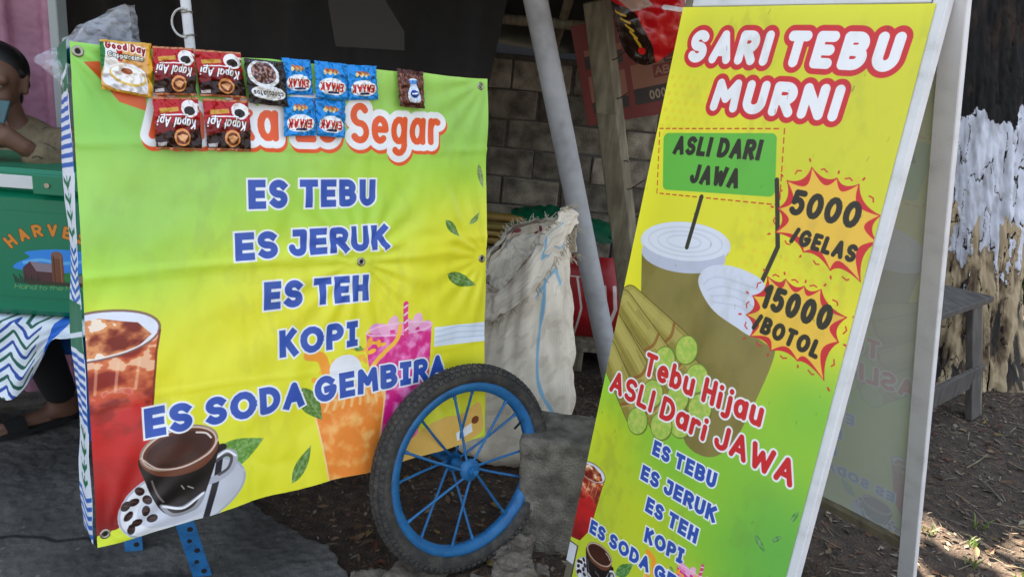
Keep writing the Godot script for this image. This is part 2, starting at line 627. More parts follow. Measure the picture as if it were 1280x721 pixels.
# text on a baseline from p0 to p1 with the given cap height; layers: [[extra radius, colour, dx, dy], ...]
func print_text(im: Image, s: String, p0: Vector2, p1: Vector2, cap: float, rr: float, layers: Array, square := true, slant := 0.0, gapf := 0.9):
	var r := cap * rr
	var gap := r * gapf
	var space := cap * 0.32
	var sum := 0.0
	var fixed := 0.0
	for i in s.length():
		if s[i] == " ":
			fixed += space
		else:
			sum += glyph(s[i]).w
			fixed += 2.0 * r + gap
	fixed -= gap
	var total := (p1 - p0).length()
	var sx: float = max((total - fixed) / max(sum, 0.01), cap * 0.2)
	var ax := (p1 - p0) / total
	var ay := Vector2(-ax.y, ax.x)
	var letters := []
	var x := 0.0
	for i in s.length():
		if s[i] == " ":
			x += space
			continue
		var g := glyph(s[i])
		var pls := []
		for pl in g.s:
			var o := PackedVector2Array()
			for p in pl:
				var yy: float = -cap + r + p.y * (cap - 2.0 * r)
				o.append(p0 + ax * (x + r + p.x * sx - yy * slant) + ay * yy)
			pls.append(o)
		letters.append(pls)
		x += 2.0 * r + gap + g.w * sx
	for L in layers:
		for pls in letters:
			var q = pls
			if L[2] != 0.0 or L[3] != 0.0:
				q = []
				for pl in pls:
					var o := PackedVector2Array()
					for p in pl:
						o.append(p + Vector2(L[2], L[3]))
					q.append(o)
			strokes(im, q, r + L[0], L[1], square)

func poly(im: Image, pts: Array, col: Color, alpha := 1.0, fn = null):
	var W := im.get_width()
	var H := im.get_height()
	var y0 := 1e9
	var y1 := -1e9
	for p in pts:
		y0 = min(y0, p.y)
		y1 = max(y1, p.y)
	var n := pts.size()
	for y in range(max(0, int(y0)), min(H, int(y1) + 1)):
		var cov := {}
		for s in 3:
			var yy := y + (s + 0.5) / 3.0
			var xs := []
			for i in n:
				var a: Vector2 = pts[i]
				var b: Vector2 = pts[(i + 1) % n]
				if (a.y <= yy) != (b.y <= yy):
					xs.append(a.x + (yy - a.y) / (b.y - a.y) * (b.x - a.x))
			xs.sort()
			for k in range(0, xs.size() - 1, 2):
				for x in range(max(0, int(xs[k])), min(W, int(xs[k + 1]) + 1)):
					var c: float = min(x + 1.0, xs[k + 1]) - max(float(x), xs[k])
					cov[x] = cov.get(x, 0.0) + max(c, 0.0) / 3.0
		for x in cov:
			var cc := col
			if fn != null:
				cc = fn.call(x, y)
			im.set_pixel(x, y, im.get_pixel(x, y).lerp(cc, cov[x] * alpha * cc.a))

func V(a: float, b: float) -> Vector2:
	return Vector2(a, b)

func pv(a: Array) -> Array:
	var o := []
	for i in range(0, a.size(), 2):
		o.append(Vector2(a[i], a[i + 1]))
	return o

func oval(cx: float, cy: float, rx: float, ry: float, rot := 0.0, n := 40) -> Array:
	var o := []
	for i in n:
		o.append(Vector2(cx, cy) + Vector2(cos(TAU * i / n) * rx, sin(TAU * i / n) * ry).rotated(rot))
	return o

func smooth_line(p: Array, closed := false, n := 6) -> Array:
	var o := []
	var m := p.size()
	for i in (m if closed else m - 1):
		var a: Vector2 = p[(i - 1 + m) % m] if closed or i > 0 else p[i]
		var b: Vector2 = p[i]
		var c: Vector2 = p[(i + 1) % m]
		var d: Vector2 = p[(i + 2) % m] if closed or i < m - 2 else c
		for k in n:
			o.append(b.cubic_interpolate(c, a, d, k / float(n)))
	if not closed:
		o.append(p[m - 1])
	return o

func line(im: Image, p: Array, r: float, c: Color, a := 1.0):
	strokes(im, [PackedVector2Array(p)], r, c, false, a)

func leaf_print(im: Image, a: Vector2, b: Vector2, wd: float, c: Color):
	var o := []
	var d := b - a
	var nrm := Vector2(-d.y, d.x).normalized()
	for i in 13:
		o.append(a + d * i / 12.0 + nrm * wd * sin(PI * pow(i / 12.0, 0.8)))
	for i in range(11, 0, -1):
		o.append(a + d * i / 12.0 - nrm * wd * sin(PI * pow(i / 12.0, 0.8)) * 0.8)
	var nz := noise(int(a.x), 0.08, 3)
	poly(im, o, c, 1.0, func(x, y): return c.lerp(c.lightened(0.35), clampf(0.3 + nz.get_noise_2d(x, y), 0, 1)))
	line(im, [a, b], 1.2, c.lightened(0.4), 0.7)

func grad_img(w: int, h: int, rows: Array) -> Image:
	var im := Image.create(rows[0].size(), rows.size(), false, Image.FORMAT_RGB8)
	for j in rows.size():
		for i in rows[0].size():
			im.set_pixel(i, j, rows[j][i])
	im.resize(w, h, Image.INTERPOLATE_CUBIC)
	return im

# grime and faint folds of the vinyl, as patches with a grain
func soil_print(im: Image, sd: int, amt: float, col: Color):
	var n := noise(sd, 0.012, 5)
	var n2 := noise(sd + 1, 0.06, 5)
	var w := im.get_width() / 3
	var h := im.get_height() / 3
	var ov := Image.create(w, h, false, Image.FORMAT_RGBA8)
	for y in h:
		for x in w:
			var t := clampf((n.get_noise_2d(x, y * 0.5) + 0.15) * 1.6, 0, 1) * clampf(n2.get_noise_2d(x, y * 0.6) * 2.5 + 0.2, 0, 1)
			ov.set_pixel(x, y, Color(col.r, col.g, col.b, t * amt))
	ov.resize(im.get_width(), im.get_height(), Image.INTERPOLATE_BILINEAR)
	im.convert(Image.FORMAT_RGBA8)
	im.blend_rect(ov, Rect2i(0, 0, im.get_width(), im.get_height()), Vector2i.ZERO)
	im.convert(Image.FORMAT_RGB8)

const BLUE := Color(0.18, 0.32, 0.68)
const WHITE := Color(0.93, 0.94, 0.95)

func tea_glass(im: Image, o: Vector2, s: float, sx := 1.0):
	# iced tea, drawn round the rim centre o
	var f := func(x, y): return o + Vector2(x * s * sx, y * s)
	var n := noise(31, 0.013 / s, 4)
	var body := []
	for p in pv([-125, 0, 113, -8, 104, 46, 91, 180, 76, 320, 14, 408, -80, 425, -125, 420]):
		body.append(f.call(p.x, p.y))
	var red := C(0.74, 0.11, 0.10)
	poly(im, body, red, 1.0, func(x, y):
		var v: float = (y - o.y) / s
		var t := n.get_noise_2d(x * 0.7, y)
		var ice := C(0.55, 0.12, 0.07).lerp(C(0.86, 0.46, 0.26), clampf(t * 2.4 + 0.42, 0, 1))
		if t > 0.28:
			ice = ice.lerp(C(0.98, 0.85, 0.72), 0.7)
		var edge := clampf((v - 130.0 + t * 90.0) / 60.0, 0, 1)
		var low := C(0.78, 0.12, 0.11).lerp(C(0.52, 0.07, 0.07), clampf((v - 250.0) / 170.0 + t * 0.3, 0, 1))
		return ice.lerp(low, edge))
	var rim := []
	for p in oval(-8, 0, 121, 50, -0.06):
		rim.append(f.call(p.x, p.y))
	poly(im, rim, C(0.88, 0.90, 0.95))
	var inner := []
	for p in pv([-125, -2, -60, -30, 0, -36, 40, -26, 70, -20, 96, 8, 70, 30, 20, 44, -60, 52, -125, 50]):
		inner.append(f.call(p.x, p.y))
	poly(im, inner, red, 1.0, func(x, y):
		var t := n.get_noise_2d(x * 0.8 + 400, y * 1.1)
		if t > 0.3:
			return C(0.97, 0.90, 0.82)
		return C(0.48, 0.13, 0.07).lerp(C(0.88, 0.58, 0.36), clampf(t * 2.6 + 0.6, 0, 1)))
	rim.append(rim[0])
	line(im, rim, 2.6 * s, C(0.45, 0.30, 0.28), 0.8)
	var rim2 := []
	for p in rim.slice(2, 19):
		rim2.append(p + Vector2(-2, -3) * s)
	line(im, rim2, 1.6 * s, C(0.95, 0.93, 0.92), 0.9)
	var low_edge := [f.call(113, 2), f.call(104, 46), f.call(91, 180), f.call(76, 320)]
	line(im, low_edge, 2.0 * s, C(0.42, 0.06, 0.05), 0.8)
	for k in 3:
		line(im, [f.call(70 - k * 40, 60), f.call(60 - k * 38, 120)], 3.0 * s, C(0.98, 0.8, 0.65), 0.5)

func coffee_cup(im: Image, o: Vector2, s: float):
	var f := func(a: Array):
		var r := []
		for p in a:
			r.append(o + p * s)
		return r
	poly(im, f.call(oval(6, 112, 136, 80, -0.14)), C(0.84, 0.85, 0.89), 1.0, func(x, y): return C(0.88, 0.885, 0.90).lerp(C(0.70, 0.71, 0.75), clampf(((x - o.x) / s + 40.0) / 200.0, 0, 1)))
	line(im, f.call(oval(6, 112, 133, 77, -0.14)), 2.0 * s, C(0.62, 0.64, 0.70), 0.8)
	poly(im, f.call(oval(2, 118, 95, 50, -0.14)), C(0.76, 0.77, 0.82), 0.8)
	var bn := [[-96, 96], [-84, 76], [-74, 120], [-108, 122], [-92, 140], [-70, 98], [-104, 150], [-112, 100], [-62, 140]]
	for i in bn.size():
		poly(im, f.call(oval(bn[i][0], bn[i][1], 11, 8, i * 0.8, 16)), C(0.13, 0.05, 0.05))
		line(im, f.call([V(bn[i][0] - 5, bn[i][1] - 2), V(bn[i][0] + 5, bn[i][1] + 1)]), 1.0 * s, C(0.45, 0.25, 0.2), 0.8)
	line(im, f.call([V(86, 30), V(78, 84), V(50, 176)]), 7.0 * s, C(0.10, 0.10, 0.14))
	poly(im, f.call(oval(86, 22, 14, 10, -0.4, 16)), C(0.08, 0.05, 0.05))
	line(im, f.call(smooth_line(pv([74, 46, 98, 34, 116, 46, 108, 74, 84, 88, 62, 92]))), 8.0 * s, C(0.66, 0.67, 0.71))
	line(im, f.call(smooth_line(pv([76, 50, 98, 40, 110, 50, 102, 72, 82, 82]))), 3.4 * s, C(0.30, 0.29, 0.31))
	line(im, f.call(smooth_line(pv([80, 40, 100, 31, 119, 47]))), 2.2 * s, C(0.97, 0.97, 0.98))
	poly(im, f.call(smooth_line(pv([-80, 6, 0, 46, 78, 2, 74, 52, 50, 118, 36, 142, 6, 150, -24, 146, -48, 122, -72, 62]), true)), C(0.08, 0.05, 0.05))
	poly(im, f.call(smooth_line(pv([-80, 8, -40, 38, 10, 46, 50, 34, 79, 4, 77, 26, 50, 54, 6, 62, -44, 54, -76, 28]), true)), C(0.42, 0.22, 0.14))
	poly(im, f.call(smooth_line(pv([-46, 116, 0, 132, 50, 112, 36, 144, 6, 152, -26, 147]), true)), C(0.58, 0.58, 0.60))
	poly(im, f.call(smooth_line(pv([-30, 128, 4, 138, 34, 126, 24, 140, 2, 145, -20, 141]), true)), C(0.20, 0.17, 0.17))
	line(im, f.call(smooth_line(pv([-40, 122, 4, 137, 46, 116]))), 2.4 * s, C(0.93, 0.93, 0.95))
	line(im, f.call(smooth_line(pv([-60, 60, -50, 92, -38, 112]))), 2.0 * s, C(0.55, 0.5, 0.5), 0.8)
	line(im, f.call([V(0, 86), V(6, 96)]), 1.4 * s, C(0.8, 0.78, 0.76), 0.8)
	line(im, f.call([V(14, 92), V(26, 100)]), 1.4 * s, C(0.8, 0.78, 0.76), 0.8)
	poly(im, f.call(oval(0, 0, 82, 47, -0.08)), C(0.62, 0.52, 0.46))
	poly(im, f.call(oval(0, 0.5, 78, 43.5, -0.08)), C(0.83, 0.74, 0.66))
	poly(im, f.call(oval(0, 2, 75, 41, -0.08)), C(0.36, 0.17, 0.10))
	poly(im, f.call(oval(0, 4, 69, 36, -0.08)), C(0.22, 0.09, 0.05))
	poly(im, f.call(oval(-12, 8, 44, 20, -0.08)), C(0.27, 0.115, 0.065), 0.8)
	line(im, f.call(smooth_line(pv([36, -26, 56, -20, 66, -8]))), 2.2 * s, C(0.95, 0.91, 0.88), 0.9)
	line(im, f.call(smooth_line(pv([-79, 6, -46, 36, 8, 45, 60, 28, 80, 0]))), 1.6 * s, C(0.86, 0.78, 0.72), 0.9)

func fruit_drinks(im: Image, o: Vector2, s: float):
	# orange splash and pink soda, o is the top left of the group in banner pixels
	var f := func(a: Array):
		var r := []
		for p in a:
			r.append(o + p * s)
		return r
	var n := noise(55, 0.02 / s, 3)
	# pink soda
	poly(im, f.call(pv([168, 70, 360, 66, 352, 220, 300, 440, 190, 440])), C(0.88, 0.2, 0.58), 1.0, func(x, y):
		var t := n.get_noise_2d(x, y)
		return C(0.86, 0.12, 0.52).lerp(C(0.96, 0.55, 0.78), clampf(t * 1.8 + 0.35 - (y - o.y) / s * 0.0006, 0, 1)))
	for k in 7:
		poly(im, f.call(oval(196 + k * 24, 60 + 10 * sin(k * 2.3), 20, 14, k)), C(0.95, 0.62 + 0.05 * (k % 3), 0.82))
	line(im, f.call(oval(264, 68, 96, 15) + [V(360, 68)]), 2.4 * s, C(0.98, 0.80, 0.90), 0.8)
	line(im, f.call(pv([282, 4, 280, 84])), 7.0 * s, C(0.90, 0.22, 0.52))
	for k in 4:
		line(im, f.call([V(277, 14 + k * 20), V(287, 8 + k * 20)]), 2.4 * s, C(0.98, 0.85, 0.92))
	# splash
	for k in 40:
		var a := Vector2(20 + 230 * fmod(k * 0.618, 1.0), 90 + 120 * fmod(k * 0.371, 1.0))
		poly(im, f.call(oval(a.x, a.y, 5 + 12 * fmod(k * 0.77, 1.0), 3 + 6 * fmod(k * 0.43, 1.0), k, 12)), C(0.98, 0.66 + 0.1 * fmod(k * 0.3, 1.0), 0.2))
	line(im, f.call(smooth_line(pv([10, 100, 44, 112, 60, 150, 100, 190]))), 13.0 * s, C(0.97, 0.62, 0.18))
	line(im, f.call(smooth_line(pv([150, 190, 200, 140, 250, 100, 264, 60]))), 6.0 * s, C(0.98, 0.74, 0.25))
	poly(im, f.call(oval(108, 152, 44, 38)), C(0.90, 0.90, 0.92))
	leaf_print(im, o + V(130, 95) * s, o + V(162, 110) * s, 9 * s, C(0.30, 0.55, 0.16))
	# orange glass
	poly(im, f.call(pv([14, 196, 222, 190, 206, 330, 193, 442, 56, 442])), C(0.95, 0.52, 0.2), 1.0, func(x, y):
		var t := n.get_noise_2d(x + 300, y)
		return C(0.96, 0.55, 0.20).lerp(C(0.99, 0.72, 0.40), clampf(t * 1.6 + 0.45 - (y - o.y) / s * 0.0011, 0, 1)))
	for k in 9:
		line(im, f.call(smooth_line(pv([20 + k * 22, 198 + (k % 3) * 10, 34 + k * 22, 226, 24 + k * 24, 246]))), 4.0 * s, C(0.99, 0.80, 0.52), 0.8)
	line(im, f.call(pv([14, 196, 56, 442])), 2.2 * s, C(0.99, 0.85, 0.6), 0.9)
	line(im, f.call(pv([222, 190, 193, 442])), 2.2 * s, C(0.99, 0.85, 0.6), 0.9)

func banner_print() -> Image:
	var g1 := C(0.53, 0.78, 0.33)
	var g2 := C(0.61, 0.81, 0.35)
	var g3 := C(0.68, 0.85, 0.27)
	var y1 := C(0.83, 0.88, 0.22)
	var y2 := C(0.90, 0.89, 0.17)
	var im := grad_img(1024, 1024, [[g1, g1, g2, g2], [g1, g2, g2, g2], [g2, g2, g3, g3], [g2, g3, g3, y1], [g3, y1, y1, y2], [y1, y2, y2, y2], [y2, y2, y2, y2], [y2, y2, y2, y2], [y1, y2, y2, y2], [y1, y2, y2, y1]])
	poly(im, pv([40, 37, 72, 33, 150, 100, 150, 128, 100, 112, 66, 66]), C(0.82, 0.36, 0.12))
	var org := C(0.90, 0.34, 0.13)
	var tl := [[17, org, 3, 8], [16, WHITE, 0, 0], [0, org, 0, 0]]
	for k in 3:
		print_text(im, ["Aneka", "Es", "Segar"][k], V([152, 468, 608][k], 184), V([428, 572, 872][k], 184), 98, 0.084, tl, false, 0.0, 0.9)
	for k in [[887, 383, 932, 429, 14, 0], [969, 398, 1002, 366, 8, 1], [1001, 232, 1015, 299, 9, 2], [892, 530, 987, 570, 20, 0], [438, 1004, 489, 919, 17, 0]]:
		leaf_print(im, V(k[0], k[1]), V(k[2], k[3]), k[4], [C(0.30, 0.47, 0.13), C(0.36, 0.52, 0.16), C(0.40, 0.50, 0.22)][k[5]])
	poly(im, pv([848, 671, 1024, 680, 1024, 736, 848, 726]), C(0.88, 0.92, 0.97))
	for k in 3:
		line(im, pv([850, 684 + k * 15, 930, 680 + k * 16, 1024, 692 + k * 14]), 2.0, C(0.72, 0.80, 0.90), 0.6)
	fruit_drinks(im, V(480, 594), 1.0)
	leaf_print(im, V(470, 770), V(520, 860), 26, C(0.30, 0.47, 0.13))
	poly(im, smooth_line(pv([740, 1000, 800, 955, 880, 930, 940, 935, 1000, 912, 1015, 960, 1005, 1012, 900, 1026, 760, 1024]), true), C(0.90, 0.72, 0.36))
	poly(im, oval(775, 935, 22, 26), C(0.70, 0.38, 0.12))
	poly(im, pv([920, 985, 975, 972, 980, 1000, 925, 1010]), WHITE)
	poly(im, oval(988, 965, 13, 12), C(0.45, 0.22, 0.1))
	tea_glass(im, V(45, 584), 1.0)
	leaf_print(im, V(240, 905), V(372, 872), 38, C(0.34, 0.55, 0.16))
	coffee_cup(im, V(187, 851), 1.0)
	var ly := [[9.0, WHITE, 0, 0], [4.0, BLUE.darkened(0.1), 1.0, 2.0], [0.0, BLUE, 0, 0]]
	ly = [[4.5, WHITE, 0, 0], [0.0, BLUE, 0, 0]]
	print_text(im, "ES TEBU", V(353, 336), V(679, 338), 66, 0.13, ly)
	print_text(im, "ES ?ERUK", V(320, 451), V(714, 450), 63, 0.13, ly)
	print_text(im, "ES TEH", V(383, 571), V(655, 577), 66, 0.13, ly)
	print_text(im, "KOP!", V(416, 688), V(625, 691), 65, 0.13, ly)
	print_text(im, "ES SODA GEMB!RA", V(119, 816), V(889, 816), 64, 0.13, ly)
	soil_print(im, 5, 0.10, C(0.45, 0.45, 0.38))
	return im

const SRED := Color(0.80, 0.13, 0.16)

func burst(im: Image, tips: Array, c: Vector2, inset: float, depth: float):
	var o := []
	var q := []
	var n := tips.size()
	for i in n:
		var a: Vector2 = tips[i]
		var b: Vector2 = tips[(i + 1) % n]
		var m := (a + b) * 0.5
		var ctl := m.lerp(c, depth)
		for k in 8:
			var t := k / 8.0
			var p := a.lerp(ctl, t).lerp(ctl.lerp(b, t), t)
			o.append(p)
			var s := 1.0 - inset * (0.35 + 1.3 * sin(PI * t))
			q.append(c + (p - c) * s)
	poly(im, o, SRED)
	poly(im, q, C(0.93, 0.75, 0.25))
	for i in n:
		var a2: Vector2 = (tips[i] - c)
		var b2: Vector2 = (tips[(i + 1) % n] - c)
		var m2 := (a2 + b2) * 0.5
		var tdir := (b2 - a2).normalized() * 8.0
		line(im, [c + m2 * 1.02 - tdir, c + m2 * 1.06, c + m2 * 1.02 + tdir], 1.6, SRED, 0.9)
		line(im, [c + a2 * 1.1, c + a2 * 1.14], 2.2, SRED, 0.9)

func sign_print() -> Image:
	var y1 := C(0.83, 0.83, 0.17)
	var y2 := C(0.89, 0.87, 0.18)
	var a := C(0.74, 0.82, 0.17)
	var b := C(0.56, 0.78, 0.22)
	var c := C(0.44, 0.72, 0.27)
	var d := C(0.76, 0.82, 0.19)
	var im := grad_img(680, 1740, [[y1, y1, y1, y1], [y2, y2, y1, y1], [y2, y2, y1, y1], [y2, y2, y2, y1], [y2, y2, y2, y2], [y2, a, a, b], [b, b, b, b], [a, b, b, c], [d, a, b, c], [d, d, a, b], [d, d, a, b]])
	for j in 9:
		for i in 9:
			var k := 0.20 * (1.0 - i / 9.0)
			poly(im, oval(14 + i * 26 + (j % 2) * 13, 190 + j * 22, 6.5, 6.5, 0, 10), C(0.93, 0.66, 0.14), k)
			poly(im, oval(350 + i * 30 + (j % 2) * 15, 380 + j * 34, 9, 9, 0, 4), C(0.93, 0.66, 0.14), 0.16)
	var sl := [[13.0, SRED, 0, 0], [0.0, WHITE, 0, 0]]
	print_text(im, "SARI TEBU", V(47, 150), V(612, 148), 84, 0.145, sl, false, 0.08, 1.0)
	print_text(im, "MURNI", V(157, 268), V(508, 262), 82, 0.145, sl, false, 0.08, 1.0)
	# green board
	var bd := []
	for cn in [[373, 304, 0], [399, 452, 1], [59, 488, 2], [28, 338, 3]]:
		for k in 6:
			var an: float = -PI / 2 + cn[2] * PI / 2 + k * PI / 10.0
			bd.append(V(cn[0], cn[1]) + V([-16, -16, 16, 16][cn[2]], [16, -16, -16, 16][cn[2]]) + V(cos(an), sin(an)) * 16.0)
	poly(im, bd, C(0.38, 0.72, 0.24))
	var dl := [V(8, 330), V(386, 290), V(419, 466), V(46, 502), V(8, 330)]
	for i in 4:
		var L: float = (dl[i + 1] - dl[i]).length()
		var t := 0.0
		while t < L - 8:
			line(im, [dl[i].move_toward(dl[i + 1], t), dl[i].move_toward(dl[i + 1], t + 12)], 1.6, C(0.78, 0.25, 0.1))
			t += 22.0
	var blk := C(0.13, 0.12, 0.07)
	print_text(im, "ASLI DARI", V(70, 392), V(338, 372), 50, 0.125, [[0, blk, 0, 0]], true, 0.1, 0.7)
	print_text(im, "JAWA", V(144, 458), V(294, 448), 50, 0.125, [[0, blk, 0, 0]], true, 0.1, 0.7)
	# cups
	var ol := C(0.49, 0.44, 0.21)
	var nz := noise(4, 0.01, 3)
	var shade := func(x, y): return C(0.47, 0.42, 0.20).lerp(C(0.54, 0.49, 0.26), clampf(0.15 + 0.9 * absf(sin((x - 30.0) * 0.0118)) + nz.get_noise_2d(x, y * 0.6) * 0.8, 0, 1))
	poly(im, pv([38, 672, 300, 640, 330, 760, 330, 880, 180, 890, 70, 800]), ol, 1.0, shade)
	poly(im, oval(169, 614, 147, 56, -0.14), C(0.82, 0.84, 0.90))
	poly(im, oval(172, 646, 138, 46, -0.14), C(0.74, 0.76, 0.84))
	poly(im, oval(168, 610, 144, 50, -0.14), C(0.86, 0.88, 0.93))
	for k in 3:
		line(im, oval(170, 610, 120 - k * 32, 38 - k * 11, -0.14) + [oval(170, 610, 120 - k * 32, 38 - k * 11, -0.14)[0]], 2.5, C(0.72, 0.75, 0.82), 0.4)
	line(im, pv([194, 486, 184, 622]), 6.0, C(0.18, 0.16, 0.12))
	line(im, pv([397, 410, 441, 562, 420, 660]), 6.0, C(0.18, 0.16, 0.12))
	poly(im, smooth_line(pv([262, 730, 340, 760, 470, 790, 500, 810, 475, 960, 445, 1060, 398, 1112, 335, 1118, 300, 1080, 285, 940]), true), ol, 1.0, shade)
	poly(im, smooth_line(pv([244, 700, 262, 656, 330, 636, 420, 648, 450, 700, 440, 780, 380, 776, 300, 752]), true), C(0.83, 0.85, 0.91))
	for k in 4:
		line(im, smooth_line(pv([262 + k * 14, 700 + k * 12, 300 + k * 26, 672 + k * 18, 420, 672 + k * 22])), 2.5, C(0.72, 0.75, 0.82), 0.45)
	# canes
	var rs := RandomNumberGenerator.new()
	rs.seed = 8
	var ends := [[336, 1008, 150, 900], [307, 938, 90, 850], [289, 1069, 120, 960], [262, 1009, 60, 880], [231, 1100, 90, 990], [256, 879, 30, 803], [194, 930, 8, 822], [179, 1029, -14, 890], [149, 1120, -10, 974]]
	for e in ends:
		var p0 := V(e[2], e[3])
		var p1 := V(e[0], e[1])
		var dv := (p1 - p0)
		var pr := V(-dv.y, dv.x).normalized()
		line(im, [p0, p1], 37.0, C(0.36, 0.31, 0.12))
		line(im, [p0, p1], 34.5, C(0.66, 0.60, 0.30))
		line(im, [p0 - pr * 12.0, p1 - pr * 12.0], 14.0, C(0.74, 0.70, 0.40), 0.6)
		line(im, [p0 + pr * 22.0, p1 + pr * 22.0], 11.0, C(0.50, 0.45, 0.18), 0.6)
		for k in 26:
			var o0 := rs.randf_range(-28, 28)
			var t0 := rs.randf()
			line(im, [p0 + dv * t0 + pr * o0, p0 + dv * minf(t0 + 0.3, 1.0) + pr * (o0 + 2.0)], rs.randf_range(1.0, 3.5), [C(0.70, 0.66, 0.33), C(0.44, 0.40, 0.16), C(0.64, 0.62, 0.26)][k % 3], 0.35)
		line(im, smooth_line([p0 + dv * 0.70 - pr * 33.0, p0 + dv * 0.74, p0 + dv * 0.70 + pr * 33.0]), 5.0, C(0.55, 0.33, 0.14), 0.75)
		line(im, smooth_line([p0 + dv * 0.73 - pr * 33.0, p0 + dv * 0.77, p0 + dv * 0.73 + pr * 33.0]), 2.0, C(0.72, 0.66, 0.36), 0.8)
	for e in ends:
		var p1 := V(e[0], e[1])
		poly(im, oval(p1.x, p1.y, 36, 41, 0.4), C(0.40, 0.50, 0.16))
		poly(im, oval(p1.x - 1, p1.y, 33, 38, 0.4), C(0.66, 0.74, 0.26), 1.0, func(x, y): return C(0.60, 0.76, 0.30).lerp(C(0.78, 0.80, 0.40), clampf(0.4 + nz.get_noise_2d(x * 5, y * 5), 0, 1)))
	burst(im, pv([477, 366, 544, 381, 597, 386, 661, 444, 668, 500, 655, 592, 581, 585, 507, 560, 424, 531, 416, 474, 422, 406]), V(540, 478), 0.10, 0.26)
	burst(im, pv([432, 634, 480, 628, 530, 632, 572, 628, 646, 672, 642, 730, 632, 824, 559, 803, 488, 803, 425, 787, 400, 740, 405, 690]), V(525, 715), 0.10, 0.24)
	print_text(im, "5000", V(444, 482), V(616, 484), 60, 0.118, [[0, blk, 0, 0]], false, 0.06, 0.7)
	print_text(im, "/GELAS", V(466, 546), V(628, 556), 40, 0.13, [[0, blk, 0, 0]], false, 0.06, 0.7)
	print_text(im, "15000", V(430, 711), V(610, 717), 60, 0.118, [[0, blk, 0, 0]], false, 0.06, 0.7)
	print_text(im, "/BOTOL", V(424, 768), V(602, 784), 43, 0.13, [[0, blk, 0, 0]], false, 0.06, 0.7)
	var rl := [[5.0, WHITE, 0, 0], [0.0, SRED, 0, 0]]
	print_text(im, "Tebu Hijau", V(132, 992), V(510, 986), 66, 0.10, rl, false, 0.0, 1.0)
	print_text(im, "ASLI Dari JAWA", V(25, 1080), V(620, 1086), 64, 0.105, rl, false, 0.0, 1.0)
	var ml := [[4.0, WHITE, 0, 0], [0.0, BLUE, 0, 0]]
	print_text(im, "ES TEBU", V(220, 1185), V(428, 1184), 42, 0.13, ml)
	print_text(im, "ES ?ERUK", V(200, 1266), V(450, 1265), 42, 0.13, ml)
	print_text(im, "ES TEH", V(238, 1341), V(412, 1343), 42, 0.13, ml)
	print_text(im, "KOP!", V(257, 1421), V(388, 1415), 42, 0.13, ml)
	tea_glass(im, V(30, 1330), 0.52, 0.86)
	leaf_print(im, V(190, 1560), V(240, 1500), 18, C(0.25, 0.48, 0.16))
	leaf_print(im, V(562, 1232), V(600, 1262), 8, C(0.25, 0.52, 0.18))
	leaf_print(im, V(606, 1226), V(628, 1200), 6, C(0.25, 0.52, 0.18))
	leaf_print(im, V(638, 1160), V(650, 1126), 6, C(0.25, 0.52, 0.18))
	leaf_print(im, V(600, 1390), V(640, 1420), 10, C(0.25, 0.52, 0.18))
	fruit_drinks(im, V(272, 1380), 0.62)
	coffee_cup(im, V(118, 1540), 0.62)
	print_text(im, "ES SODA GEMB!RA", V(64, 1500), V(560, 1488), 41, 0.13, ml)
	soil_print(im, 15, 0.13, C(0.42, 0.42, 0.30))
	var r := RandomNumberGenerator.new()
	r.seed = 3
	for i in 70:
		var p := V(r.randf() * 680, r.randf() * 1740)
		line(im, [p, p + V(r.randf_range(-3, 3), r.randf_range(2, 12))], r.randf_range(0.6, 1.4), C(0.30, 0.30, 0.18), r.randf_range(0.15, 0.5))
	return im

func print_mat(im: Image, rough := 0.45) -> StandardMaterial3D:
	im.generate_mipmaps()
	var m := std(Color.WHITE, rough)
	m.albedo_texture = ImageTexture.create_from_image(im)
	return m

# ------------------------------------------------------------------ setting
func ground_height(x: float, z: float) -> float:
	return gn.get_noise_2d(x, z) * 0.016 + gn2.get_noise_2d(x, z) * 0.006 - 0.004

var gn := noise(201, 1.6, 3)
var gn2 := noise(202, 14.0, 3)

